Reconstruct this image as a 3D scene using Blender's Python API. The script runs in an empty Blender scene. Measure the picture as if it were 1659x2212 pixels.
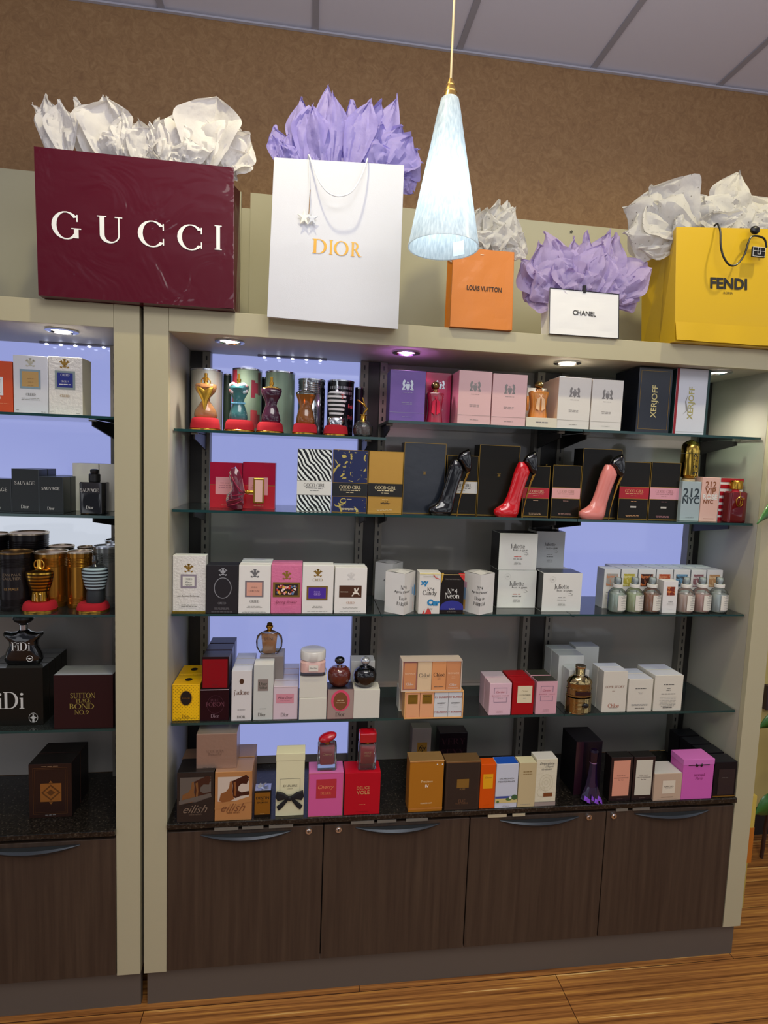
import bpy, bmesh, math, random
from mathutils import Vector, Matrix, noise
random.seed(7)
scene = bpy.context.scene
col = scene.collection
# ------------------------------------------------------------------ camera
W_PX, H_PX, F_PX = 1659.0, 2212.0, 1223.433
YAW, PITCH, ROLL = 0.1344384, -0.0895823, 0.0374816
CAM = Vector((0.4147629, -1.5063166, 1.5408978))
fwd = Vector((math.sin(YAW) * math.cos(PITCH), math.cos(YAW) * math.cos(PITCH), math.sin(PITCH)))
rgt0 = Vector((math.cos(YAW), -math.sin(YAW), 0))
up0 = rgt0.cross(fwd)
rgt = rgt0 * math.cos(ROLL) + up0 * math.sin(ROLL)
upv = -rgt0 * math.sin(ROLL) + up0 * math.cos(ROLL)
cd = bpy.data.cameras.new('camera')
cam = bpy.data.objects.new('camera', cd)
col.objects.link(cam)
cam.matrix_world = Matrix(((rgt.x, upv.x, -fwd.x, CAM.x), (rgt.y, upv.y, -fwd.y, CAM.y), (rgt.z, upv.z, -fwd.z, CAM.z), (0, 0, 0, 1)))
cd.sensor_fit = 'HORIZONTAL'; cd.sensor_width = 36; cd.lens = F_PX * 36 / W_PX
cd.clip_start = 0.01
scene.camera = cam
# ------------------------------------------------------------------ view, world, lights
vs = scene.view_settings
vs.view_transform = 'Standard'; vs.look = 'None'; vs.exposure = EXPO = 0.0; vs.gamma = 1; vs.use_curve_mapping = False
scene.cycles.use_denoising = True
scene.cycles.max_bounces = 8; scene.cycles.transparent_max_bounces = 24
wd = bpy.data.worlds.new('world'); scene.world = wd; wd.use_nodes = True
bg = wd.node_tree.nodes['Background']; bg.inputs[1].default_value = 0.5
def world_nodes():          # the rest of the shop: made-up bright noise blotches, only for light and reflections
    N = wd.node_tree.nodes; L = wd.node_tree.links; tc = N.new('ShaderNodeTexCoord'); mp = N.new('ShaderNodeMapping'); mp.inputs['Scale'].default_value = (1, 1, 1.6)
    n = N.new('ShaderNodeTexNoise'); n.inputs['Scale'].default_value = 2.3; n.inputs['Detail'].default_value = 1.5
    L.new(tc.outputs['Generated'], mp.inputs[0]); L.new(mp.outputs[0], n.inputs['Vector'])
    r = N.new('ShaderNodeValToRGB'); e = r.color_ramp.elements; e[0].position = .46; e[0].color = (.26, .27, .33, 1); e[1].position = .60; e[1].color = (1.9, 1.95, 2.1, 1)
    L.new(n.outputs['Fac'], r.inputs[0]); L.new(r.outputs[0], bg.inputs[0])
world_nodes()

def area(name, loc, size, power, color, rot=(0, 0, 0), spread=math.pi, shape='DISK'):
    ld = bpy.data.lights.new(name, 'AREA'); ld.shape = shape; ld.size = size; ld.energy = power; ld.color = color; ld.spread = spread
    o = bpy.data.objects.new(name, ld); o.location = loc; o.rotation_euler = rot; col.objects.link(o); return o
def spot(name, loc, power, color, target, ang, blend=.6, rad=.02):
    ld = bpy.data.lights.new(name, 'SPOT'); ld.energy = power; ld.color = color; ld.spot_size = ang; ld.spot_blend = blend; ld.shadow_soft_size = rad
    o = bpy.data.objects.new(name, ld); o.location = loc
    o.rotation_euler = (Vector(target) - Vector(loc)).to_track_quat('-Z', 'Y').to_euler(); col.objects.link(o); return o
ZCEIL = 3.005
spot('ceiling_spot_warm', (0.28, -0.50, 2.98), 33, (1.0, .88, .52), (0.45, 0.0, 1.6), 2.0, .8, .03)
spot('ceiling_spot_warm_right', (1.85, -0.50, 2.98), 33, (1.0, .88, .50), (1.6, 0.0, 1.6), 2.0, .8, .03)
area('ceiling_panel_light', (0.8, -2.0, 2.98), 1.4, 34, (1, .97, .90), (0, 0, 0), shape='SQUARE')
area('added_uplight', (0.8, -1.8, 2.15), 1.8, 30, (.93, .93, 1), (math.radians(180 - 12), 0, 0), shape='SQUARE')  # unseen fill light, added to brighten the ceiling and upper wall
LED_W = [(0.1986, (1, .90, .80), 5.0), (0.6737, (1, .58, .72), 4.6), (1.1436, (1, .93, .80), 5.0), (1.6192, (1, .93, .82), 5.0)]

# ------------------------------------------------------------------ pixel <-> world (plane at depth Y, or at height Z)
def ray(px, py): return fwd + rgt * ((px - W_PX / 2) / F_PX) - upv * ((py - H_PX / 2) / F_PX)
def PY(px, py, Y):
    d = ray(px, py); return CAM + d * ((Y - CAM.y) / d.y)
def PZ(px, py, Z):
    d = ray(px, py); return CAM + d * ((Z - CAM.z) / d.z)
def project(P):
    d = Vector(P) - CAM; z = d.dot(fwd); return (W_PX / 2 + F_PX * d.dot(rgt) / z, H_PX / 2 - F_PX * d.dot(upv) / z)

# ------------------------------------------------------------------ materials
def lin(c):
    if isinstance(c, str):
        c = c.lstrip('#'); c = tuple(int(c[i:i + 2], 16) / 255 for i in (0, 2, 4))
    return tuple((x / 12.92 if x <= .04045 else ((x + .055) / 1.055) ** 2.4) for x in c) + (1,)
MATS = {}
def C(hexc, rough=.55, metal=0., coat=0., emit=0., bump=0., bscale=200., spec=.5):
    k = (hexc, rough, metal, coat, emit, bump, bscale, spec)
    if k in MATS: return MATS[k]
    m = bpy.data.materials.new('surface_' + hexc.lstrip('#')); m.use_nodes = True
    b = m.node_tree.nodes['Principled BSDF']
    b.inputs['Base Color'].default_value = lin(hexc); b.inputs['Roughness'].default_value = rough; b.inputs['Metallic'].default_value = metal
    b.inputs['Coat Weight'].default_value = coat; b.inputs['Coat Roughness'].default_value = .06
    b.inputs['Specular IOR Level'].default_value = spec
    if emit:
        b.inputs['Emission Color'].default_value = lin(hexc); b.inputs['Emission Strength'].default_value = emit
    if bump:
        nt = m.node_tree; n = nt.nodes.new('ShaderNodeTexNoise'); n.inputs['Scale'].default_value = bscale
        tc = nt.nodes.new('ShaderNodeTexCoord'); nt.links.new(tc.outputs['Object'], n.inputs['Vector'])
        bp = nt.nodes.new('ShaderNodeBump'); bp.inputs['Strength'].default_value = bump; bp.inputs['Distance'].default_value = .002
        nt.links.new(n.outputs['Fac'], bp.inputs['Height']); nt.links.new(bp.outputs['Normal'], b.inputs['Normal'])
    MATS[k] = m; return m
def K(h): return C(h, .3, 0, .1, 0, 0, 200., .2)                  # cellophane-wrapped or varnished card
def WRAP(h):                                       # crinkled cellophane over card
    return C(h, .3, 0, .6, 0, .5, 30.)
def glassy(key, tint, opac, rough=.02, body=None):
    """thin coloured glass: tinted see-through, a share of solid body colour, mirror by Fresnel"""
    k = ('glass', key)
    if k in MATS: return MATS[k]
    m = bpy.data.materials.new('glass_' + key); m.use_nodes = True; nt = m.node_tree; N = nt.nodes; L = nt.links
    for n in list(N): N.remove(n)
    out = N.new('ShaderNodeOutputMaterial'); tr = N.new('ShaderNodeBsdfTransparent'); tr.inputs[0].default_value = lin(tint)
    df = N.new('ShaderNodeBsdfPrincipled'); df.inputs['Base Color'].default_value = lin(body or tint); df.inputs['Roughness'].default_value = .1
    gl = N.new('ShaderNodeBsdfGlossy'); gl.inputs['Roughness'].default_value = rough; gl.inputs[0].default_value = (1, 1, 1, 1)
    lw = N.new('ShaderNodeFresnel'); lw.inputs[0].default_value = 1.5
    a = N.new('ShaderNodeMixShader'); a.inputs[0].default_value = opac; L.new(tr.outputs[0], a.inputs[1]); L.new(df.outputs[0], a.inputs[2])
    b = N.new('ShaderNodeMixShader'); L.new(lw.outputs[0], b.inputs[0]); L.new(a.outputs[0], b.inputs[1]); L.new(gl.outputs[0], b.inputs[2])
    L.new(b.outputs[0], out.inputs[0]); MATS[k] = m; return m
def nodemat(name, fn):
    if name in MATS: return MATS[name]
    m = bpy.data.materials.new(name); m.use_nodes = True; nt = m.node_tree
    fn(nt, nt.nodes, nt.links, nt.nodes['Principled BSDF']); MATS[name] = m; return m
def ramp(N, stops, interp='LINEAR'):
    r = N.new('ShaderNodeValToRGB'); r.color_ramp.interpolation = interp
    e = r.color_ramp.elements
    e[0].position, e[0].color = stops[0][0], lin(stops[0][1]); e[1].position, e[1].color = stops[-1][0], lin(stops[-1][1])
    for p, c in stops[1:-1]:
        x = e.new(p); x.color = lin(c)
    return r
def coords(N, L, scale, kind='Object'):
    tc = N.new('ShaderNodeTexCoord'); mp = N.new('ShaderNodeMapping'); mp.inputs['Scale'].default_value = scale
    L.new(tc.outputs[kind], mp.inputs[0]); return mp
def m_wallpaper(nt, N, L, b):
    mp = coords(N, L, (1, 1, 1)); n = N.new('ShaderNodeTexNoise'); n.inputs['Scale'].default_value = 34; n.inputs['Detail'].default_value = 6; n.inputs['Distortion'].default_value = 1.5
    n.inputs['Roughness'].default_value = .7
    L.new(mp.outputs[0], n.inputs['Vector']); r = ramp(N, [(.3, '#856443'), (.5, '#94724c'), (.72, '#a3825a')]); L.new(n.outputs['Fac'], r.inputs[0]); L.new(r.outputs[0], b.inputs['Base Color'])
    b.inputs['Roughness'].default_value = .75
def m_floor(nt, N, L, b):
    mp = coords(N, L, (1.1, 85, 1)); n = N.new('ShaderNodeTexNoise'); n.inputs['Scale'].default_value = 1; n.inputs['Detail'].default_value = 4; n.inputs['Roughness'].default_value = .7
    L.new(mp.outputs[0], n.inputs['Vector'])
    r = ramp(N, [(.34, '#5a3115'), (.45, '#8d5a2b'), (.54, '#a9713a'), (.62, '#c0883f'), (.68, '#ecc888')]); L.new(n.outputs['Fac'], r.inputs[0])
    mp2 = coords(N, L, (1, 1, 1)); br = N.new('ShaderNodeTexBrick'); br.inputs['Scale'].default_value = 1; br.inputs['Brick Width'].default_value = 1.2; br.inputs['Row Height'].default_value = .19
    br.inputs['Mortar Size'].default_value = .0012; br.inputs['Color1'].default_value = (1, 1, 1, 1); br.inputs['Color2'].default_value = (.8, .76, .72, 1); br.inputs['Mortar'].default_value = (.12, .08, .05, 1)
    L.new(mp2.outputs[0], br.inputs['Vector'])
    mx = N.new('ShaderNodeMix'); mx.data_type = 'RGBA'; mx.blend_type = 'MULTIPLY'; mx.inputs[0].default_value = 1
    L.new(r.outputs[0], mx.inputs[6]); L.new(br.outputs['Color'], mx.inputs[7]); L.new(mx.outputs[2], b.inputs['Base Color']); b.inputs['Roughness'].default_value = .38
def m_door(nt, N, L, b):
    mp = coords(N, L, (60, 60, 2.2)); n = N.new('ShaderNodeTexNoise'); n.inputs['Scale'].default_value = 1; n.inputs['Detail'].default_value = 5; n.inputs['Roughness'].default_value = .65
    L.new(mp.outputs[0], n.inputs['Vector']); r = ramp(N, [(.3, '#352820'), (.55, '#423429'), (.75, '#4c3d30')]); L.new(n.outputs['Fac'], r.inputs[0]); L.new(r.outputs[0], b.inputs['Base Color'])
    b.inputs['Roughness'].default_value = .45
def m_granite(nt, N, L, b):
    mp = coords(N, L, (1, 1, 1)); n = N.new('ShaderNodeTexNoise'); n.inputs['Scale'].default_value = 180; n.inputs['Detail'].default_value = 3
    L.new(mp.outputs[0], n.inputs['Vector']); r = ramp(N, [(.45, '#15120f'), (.62, '#2a2520'), (.75, '#4a4338')]); L.new(n.outputs['Fac'], r.inputs[0]); L.new(r.outputs[0], b.inputs['Base Color'])
    b.inputs['Roughness'].default_value = .22
def m_zebra(nt, N, L, b):
    mp = coords(N, L, (1, 1, 1)); mp.inputs['Rotation'].default_value = (0, .62, 0)
    w = N.new('ShaderNodeTexWave'); w.inputs['Scale'].default_value = 31; w.inputs['Distortion'].default_value = 7; w.inputs['Detail'].default_value = 2; w.inputs['Detail Scale'].default_value = .7
    L.new(mp.outputs[0], w.inputs['Vector']); r = ramp(N, [(.5, '#10141a'), (.54, '#e4ecea')]); L.new(w.outputs['Fac'], r.inputs[0]); L.new(r.outputs[0], b.inputs['Base Color']); b.inputs['Roughness'].default_value = .3
def m_blotch(a, c, th, sc, dist=2.):
    def f(nt, N, L, b):
        mp = coords(N, L, (1, 1, 1)); n = N.new('ShaderNodeTexNoise'); n.inputs['Scale'].default_value = sc; n.inputs['Detail'].default_value = 2; n.inputs['Distortion'].default_value = dist
        L.new(mp.outputs[0], n.inputs['Vector']); r = ramp(N, [(th, a), (th + .03, c)]); L.new(n.outputs['Fac'], r.inputs[0]); L.new(r.outputs[0], b.inputs['Base Color']); b.inputs['Roughness'].default_value = .3
    return f
def m_dots(nt, N, L, b):
    mp = coords(N, L, (1, 1, 1)); mp.inputs['Rotation'].default_value = (0, .785, 0); v = N.new('ShaderNodeTexVoronoi'); v.inputs['Scale'].default_value = 150; v.inputs['Randomness'].default_value = 0
    L.new(mp.outputs[0], v.inputs['Vector']); r = ramp(N, [(.13, '#8a6408'), (.2, '#f2be12')]); L.new(v.outputs['Distance'], r.inputs[0]); L.new(r.outputs[0], b.inputs['Base Color']); b.inputs['Roughness'].default_value = .3
def m_tissue(hexc, dots=False, tr=.35):
    def f(nt, N, L, b):
        out = [n for n in N if n.type == 'OUTPUT_MATERIAL'][0]
        t = N.new('ShaderNodeBsdfTranslucent'); t.inputs[0].default_value = lin(hexc); b.inputs['Base Color'].default_value = lin(hexc); b.inputs['Roughness'].default_value = .6
        mx = N.new('ShaderNodeMixShader'); mx.inputs[0].default_value = tr; L.new(b.outputs[0], mx.inputs[1]); L.new(t.outputs[0], mx.inputs[2]); L.new(mx.outputs[0], out.inputs[0])
        mp = coords(N, L, (1, 1, 1)); n = N.new('ShaderNodeTexNoise'); n.inputs['Scale'].default_value = 28; n.inputs['Detail'].default_value = 4; L.new(mp.outputs[0], n.inputs['Vector'])
        bp = N.new('ShaderNodeBump'); bp.inputs['Strength'].default_value = .45; bp.inputs['Distance'].default_value = .01; L.new(n.outputs['Fac'], bp.inputs['Height']); L.new(bp.outputs[0], b.inputs['Normal'])
        if dots:
            v = N.new('ShaderNodeTexVoronoi'); v.inputs['Scale'].default_value = 75; L.new(mp.outputs[0], v.inputs['Vector'])
            r = ramp(N, [(.1, '#6f6a62'), (.13, hexc)]); L.new(v.outputs['Distance'], r.inputs[0]); L.new(r.outputs[0], b.inputs['Base Color'])
    return f
def m_emit(name, hexc, s):
    def f(nt, N, L, b):
        b.inputs['Base Color'].default_value = (.05, .05, .06, 1); b.inputs['Roughness'].default_value = .08
        b.inputs['Emission Color'].default_value = lin(hexc); b.inputs['Emission Strength'].default_value = s
    return nodemat(name, f)
LAM = C('#b4ad8e', .5, 0, 0, 0, .05, 900.)            # beige laminate of the cabinets
SIDE = C('#a9a494', .5)
GOLD = C('#d9a544', .22, 1.); BRASS = C('#c9a25a', .25, 1.); SILVER = C('#c9ccd2', .18, 1.); CHROME = C('#e6e8ea', .08, 1.)
BLK = C('#0d0c0e', .35); GBLK = C('#08080a', .08, 0, .8); WHT = C('#dcdcd8', .5); GREY = C('#6f6d6a', .6); VELVET = C('#a3061c', .9)
DGREY = C('#3a3836', .5); INK = C('#1b1a1c', .6); GLD2 = C('#b08a3a', .3, .8); DKMET = C('#2b2826', .4, .3); SLOT = C('#7d786e', .45, .4)
GLASS = glassy('clear', '#eef6f4', .04)
SHGLASS = glassy('shelf', '#dfeeea', .03)
EDGE = C('#143c3c', .1, 0, .5)

# ------------------------------------------------------------------ mesh builder
class MB:
    def __init__(s): s.v = []; s.f = []; s.mi = []; s.m = []
    def add(s, vs_, fs, mat):
        if mat not in s.m: s.m.append(mat)
        k = s.m.index(mat); n = len(s.v); s.v += [tuple(p) for p in vs_]; s.f += [tuple(n + i for i in f) for f in fs]; s.mi += [k] * len(fs)
    def box(s, x0, y0, z0, x1, y1, z1, mat):
        s.add([(x0, y0, z0), (x1, y0, z0), (x1, y1, z0), (x0, y1, z0), (x0, y0, z1), (x1, y0, z1), (x1, y1, z1), (x0, y1, z1)],
              [(3, 2, 1, 0), (4, 5, 6, 7), (0, 1, 5, 4), (1, 2, 6, 5), (2, 3, 7, 6), (3, 0, 4, 7)], mat)
    def build(s, name, parent=None, smooth=False, loc=None, bevel=0, rot=0):
        me = bpy.data.meshes.new(name); me.from_pydata(s.v, [], s.f)
        for m in s.m: me.materials.append(m)
        me.polygons.foreach_set('material_index', s.mi)
        if smooth:
            me.polygons.foreach_set('use_smooth', [True] * len(me.polygons))
            if smooth != 2: me.set_sharp_from_angle(angle=.7)
        me.update()
        o = bpy.data.objects.new(name, me); col.objects.link(o)
        if parent: o.parent = parent
        if loc is not None: o.location = loc
        if rot: o.rotation_euler = (0, 0, rot)
        if bevel:
            b = o.modifiers.new('edge', 'BEVEL'); b.width = bevel; b.segments = 2; b.limit_method = 'ANGLE'
        return o
def tag(o, label, cat, group=None):
    o['label'] = label; o['category'] = cat
    if group: o['group'] = group
    return o
def struct(o): o['kind'] = 'structure'; return o
def empty(name, loc, label, cat, group=None, rot=0):
    o = bpy.data.objects.new(name, None); o.empty_display_size = .02; o.location = loc; o.rotation_euler = (0, 0, rot); col.objects.link(o)
    return tag(o, label, cat, group)
def bx(name, x0, y0, z0, x1, y1, z1, mat, parent=None, bevel=0):
    m = MB(); m.box(x0, y0, z0, x1, y1, z1, mat); return m.build(name, parent, bevel=bevel)
def loft(m, secs, mat, n=28, cap=True):
    """secs: (z, rx, ry, cx, cy, exponent); horizontal super-ellipse rings"""
    V = []; F = []
    for sc in secs:
        z, rx, ry = sc[:3]; cx = sc[3] if len(sc) > 3 else 0; cy = sc[4] if len(sc) > 4 else 0; e = sc[5] if len(sc) > 5 else 2
        for i in range(n):
            t = 2 * math.pi * (i + .5) / n; c, s_ = math.cos(t), math.sin(t)
            V.append((cx + rx * math.copysign(abs(c) ** (2 / e), c), cy + ry * math.copysign(abs(s_) ** (2 / e), s_), z))
    for k in range(len(secs) - 1):
        for i in range(n):
            j = (i + 1) % n; F.append((k * n + i, k * n + j, (k + 1) * n + j, (k + 1) * n + i))
    if cap: F.append(tuple(range(n - 1, -1, -1))); F.append(tuple((len(secs) - 1) * n + i for i in range(n)))
    m.add(V, F, mat)
def tube(m, pts, r, mat, n=8, cap=True):
    pts = [Vector(p) for p in pts]; rs = r if isinstance(r, (list, tuple)) else [r] * len(pts); V = []; F = []
    u = None
    for i, p in enumerate(pts):
        t = (pts[min(i + 1, len(pts) - 1)] - pts[max(i - 1, 0)]).normalized()
        if u is None: u = t.orthogonal().normalized()
        u = (u - t * u.dot(t)).normalized(); w = t.cross(u)
        for k in range(n):
            a = 2 * math.pi * k / n; V.append(p + (u * math.cos(a) + w * math.sin(a)) * rs[i])
    for k in range(len(pts) - 1):
        for i in range(n):
            j = (i + 1) % n; F.append((k * n + i, k * n + j, (k + 1) * n + j, (k + 1) * n + i))
    if cap: F.append(tuple(range(n - 1, -1, -1))); F.append(tuple((len(pts) - 1) * n + i for i in range(n)))
    m.add(V, F, mat)
def ball(m, c, rx, ry, rz, mat, n=16):
    loft(m, [(c[2] + rz * math.sin(a), max(rx * math.cos(a), 1e-5), max(ry * math.cos(a), 1e-5), c[0], c[1]) for a in [math.pi * (k / 10 - .5) for k in range(11)]], mat, n)
def puff(m, outline, t, mat, inset=.82, y0=0):
    """closed outline (x,z) swollen front and back to a total thickness t"""
    n = len(outline); cx = sum(p[0] for p in outline) / n; cz = sum(p[1] for p in outline) / n; V = []; F = []
    def ring(k, y): return [(cx + (x - cx) * k, y0 + y, cz + (z - cz) * k) for x, z in outline]
    rings = [ring(.3, -t * .5), ring(inset * .85, -t * .46), ring(inset, -t * .4), ring(.96, -t * .25), ring(1, 0), ring(.96, t * .25), ring(inset, t * .4), ring(.3, t * .5)]
    for r_ in rings: V += r_
    for k in range(len(rings) - 1):
        for i in range(n):
            j = (i + 1) % n; F.append((k * n + i, k * n + j, (k + 1) * n + j, (k + 1) * n + i))
    F.append(tuple(range(n - 1, -1, -1))); F.append(tuple((len(rings) - 1) * n + i for i in range(n)))
    m.add(V, F, mat)

# ------------------------------------------------------------------ lettering
def _R(x0, y0, x1, y1): return [[(x0, y0), (x1, y0), (x1, y1), (x0, y1)]]
def _ST(x, w=.15, y0=0., y1=1., T=1, B=1, s=.07, h=.04):
    r = _R(x, y0, x + w, y1)
    if B: r += _R(x - s, y0, x + w + s, y0 + h)
    if T: r += _R(x - s, y1 - h, x + w + s, y1)
    return r
def _L(x0, y0, x1, y1, w): return [[(x0, y0), (x0 + w, y0), (x1 + w, y1), (x1, y1)]]
def _A(cx, cy, rx, ry, a0, a1, wx=.15, wy=.045, n=18):
    out = []
    for k in range(n):
        q = []
        for a, o in ((a0 + (a1 - a0) * k / n, 1), (a0 + (a1 - a0) * (k + 1) / n, 1), (a0 + (a1 - a0) * (k + 1) / n, 0), (a0 + (a1 - a0) * k / n, 0)):
            a = math.radians(a); q.append((cx + (rx - (0 if o else wx)) * math.cos(a), cy + (ry - (0 if o else wy)) * math.sin(a)))
        out.append(q)
    return out
def _S(w, h, t=.13, th=.045):
    cx = w / 2; return _A(cx, h * .745, cx, h * .265, 30, 180, t, th) + _A(cx, h * .27, cx, h * .28, -150, 0, t, th) + [[(0, h * .745), (t, h * .745), (w, h * .27), (w - t, h * .27)]] + _R(w - .07, h * .74, w - .03, h * .98) + _R(.03, h * .04, .07, h * .28)
def _U(n=18):
    out = []
    for k in range(n):
        A = [math.pi + math.pi * (k + j) / n for j in (0, 1)]
        o = [(.395 + .315 * math.cos(x), .3 + .32 * math.sin(x)) for x in A]; i = [(.445 + .215 * math.cos(x), .3 + .255 * math.sin(x)) for x in A]; out.append([o[0], o[1], i[1], i[0]])
    return out
SERIF = {
 'A': (_L(.05, 0, .34, 1, .045) + _L(.55, 0, .30, 1, .14) + _R(.16, .3, .56, .34) + _R(0, 0, .16, .035) + _R(.5, 0, .76, .035), .78),
 'B': (_ST(.08) + _R(.15, .96, .3, 1) + _R(.15, .5, .3, .54) + _R(.15, 0, .3, .04) + _A(.3, .75, .24, .25, -90, 90) + _A(.3, .27, .3, .27, -90, 90), .68),
 'C': (_A(.44, .5, .44, .52, 38, 322) + _R(.76, .66, .80, .92) + _R(.76, .08, .80, .34), .86),
 'D': (_ST(.08) + _R(.2, .96, .36, 1) + _R(.2, 0, .36, .04) + _A(.36, .5, .44, .5, -90, 90), .88),
 'E': (_ST(.08) + _R(.2, .96, .6, 1) + _R(.2, 0, .62, .04) + _R(.2, .49, .48, .53) + _R(.56, .78, .6, 1) + _R(.58, 0, .62, .24) + _R(.44, .4, .48, .62), .68),
 'F': (_ST(.08) + _R(.2, .96, .58, 1) + _R(.2, .49, .48, .53) + _R(.54, .76, .58, 1) + _R(.44, .4, .48, .62), .62),
 'G': (_A(.44, .5, .44, .52, 38, 325) + _R(.76, .66, .80, .92) + _R(.68, .05, .82, .4) + _R(.6, .38, .9, .42), .92),
 'H': (_ST(.08) + _ST(.6) + _R(.2, .49, .62, .53), .84), 'I': (_ST(.08), .32),
 'J': (_R(.2, .1, .34, 1) + _R(.12, .96, .42, 1) + _A(.1, .1, .24, .26, -110, 0, .14, .05), .44),
 'K': (_ST(.08) + _L(.2, .42, .62, 1, .05) + _L(.6, 0, .3, .56, .15) + _R(.5, .96, .74, 1) + _R(.54, 0, .8, .04), .8),
 'L': (_ST(.08) + _R(.2, 0, .6, .04) + _R(.56, 0, .6, .28), .64),
 'M': (_ST(.06, .045, B=1, T=0) + _ST(.76, .15, T=1) + _L(.4, 0, .06, 1, .12) + _L(.42, 0, .76, 1, .045) + _R(0, .96, .12, 1), .98),
 'N': (_ST(.08, .045) + _ST(.7, .045) + _L(.62, 0, .06, 1, .14), .84),
 'O': (_A(.44, .5, .44, .52, 0, 360, n=30), .9),
 'P': (_ST(.08) + _R(.15, .96, .3, 1) + _R(.15, .44, .3, .48) + _A(.3, .72, .28, .28, -90, 90), .64),
 'R': (_ST(.08) + _R(.15, .96, .3, 1) + _R(.15, .46, .3, .5) + _A(.3, .73, .27, .27, -90, 90) + _L(.6, 0, .28, .5, .15) + _R(.58, 0, .84, .04), .8),
 'S': (_S(.52, 1.), .58), 'T': (_ST(.27, .15, T=0) + _R(0, .96, .7, 1) + _R(0, .76, .04, 1) + _R(.66, .76, .7, 1), .74),
 'U': (_R(.08, .3, .23, 1) + _R(0, .96, .3, 1) + _R(.66, .3, .71, 1) + _R(.56, .96, .8, 1) + _U(), .84),
 'V': (_L(.3, 0, .04, 1, .15) + _L(.34, 0, .62, 1, .045) + _R(0, .96, .24, 1) + _R(.54, .96, .74, 1), .76),
 'X': (_L(.56, 0, .06, 1, .15) + _L(.06, 0, .6, 1, .045) + _R(0, .96, .28, 1) + _R(.5, .96, .72, 1) + _R(0, 0, .2, .04) + _R(.48, 0, .76, .04), .78),
 'Y': (_ST(.3, .15, 0, .5, T=0) + _L(.3, .48, .04, 1, .15) + _L(.4, .48, .64, 1, .045) + _R(0, .96, .24, 1) + _R(.55, .96, .75, 1), .76),
 'i': (_ST(.06, .12, 0, .64, T=0) + _R(0, .6, .1, .64) + _A(.12, .86, .08, .08, 0, 360, .08, .08), .28),
 'o': (_A(.29, .32, .29, .33, 0, 360, .12, .04, 24), .62), 'r': (_ST(.06, .12, 0, .64, T=0) + _R(0, .6, .1, .64) + _A(.3, .42, .18, .22, 30, 170, .1, .07), .46),
 'u': (_R(.06, .2, .17, .64) + _R(0, .6, .1, .64) + _R(.44, 0, .55, .64) + _R(.4, 0, .62, .04) + _A(.27, .22, .21, .23, 180, 350, .1, .07), .62),
 'l': (_ST(.06, .12, T=0) + _R(0, .96, .1, 1), .28), 'e': (_A(.27, .32, .27, .33, 0, 320, .11, .045) + _R(.08, .31, .52, .35), .56),
 't': (_R(.1, .05, .21, .85) + _R(0, .6, .34, .64) + _R(.14, 0, .34, .05), .38),
 'h': (_ST(.06, .12, T=0) + _R(0, .96, .1, 1) + _A(.32, .38, .21, .26, 0, 160, .11, .06) + _ST(.42, .11, 0, .38, T=0), .64),
 'n': (_ST(.06, .12, 0, .64, T=0) + _R(0, .6, .1, .64) + _A(.32, .38, .21, .26, 0, 160, .11, .06) + _ST(.42, .11, 0, .38, T=0), .64),
 'a': (_R(.32, 0, .43, .46) + _R(.32, 0, .5, .04) + _A(.24, .44, .19, .2, 0, 150, .1, .05) + _A(.2, .17, .2, .18, 60, 320, .1, .04), .52),
 's': (_S(.4, .64, .1, .04), .46), 'g': (_A(.24, .4, .24, .25, 0, 360, .1, .04) + _A(.24, -.12, .26, .18, 0, 360, .08, .04) + _R(.08, .02, .2, .16) + _R(.4, .56, .54, .62), .54),
 'd': (_R(.42, 0, .53, 1) + _R(.34, .96, .44, 1) + _A(.26, .32, .26, .33, 40, 320, .11, .05), .6),
 ' ': ([], .35), '.': (_A(.1, .07, .07, .07, 0, 360, .07, .07), .24), "'": (_R(.05, .72, .12, 1), .2)}
TXT = {}
def builtin(s, shear=0, bold=0):
    k = (s, shear, bold)
    if k in TXT: return TXT[k]
    cu = bpy.data.curves.new('t', 'FONT'); cu.body = s; cu.size = 1; cu.shear = shear; cu.offset = bold; cu.resolution_u = 3
    ob = bpy.data.objects.new('t', cu); me = bpy.data.meshes.new_from_object(ob)
    V = [(v.co.x, v.co.y) for v in me.vertices]; F = [tuple(p.vertices) for p in me.polygons]
    bpy.data.objects.remove(ob); bpy.data.curves.remove(cu); bpy.data.meshes.remove(me)
    TXT[k] = (V, F); return V, F
def glyphs(s, font='b', shear=0, bold=0, gap=0.):
    if font == 'b': return builtin(s, shear, bold)
    V = []; F = []; x = 0
    for ch in s:
        base = {'é': 'e', 'É': 'E', 'è': 'e'}.get(ch, ch)
        if base in SERIF:
            polys, adv = SERIF[base]
            for p in polys:
                n = len(V); V += [(x + a + shear * b, b) for a, b in p]; F.append(tuple(range(n, n + len(p))))
            if ch != base:
                n = len(V); V += [(x + .25, .74), (x + .3, .74), (x + .42, .92), (x + .32, .92)]; F.append((n, n + 1, n + 2, n + 3))
            x += adv + gap
        else:
            v, f = builtin(ch); n = len(V); k = 1 / .73
            if v:
                mx = max(a for a, b in v); V += [(x + a * k, b * k) for a, b in v]; F += [tuple(n + i for i in q) for q in f]; x += mx * k + .1 + gap
    return V, F
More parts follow.
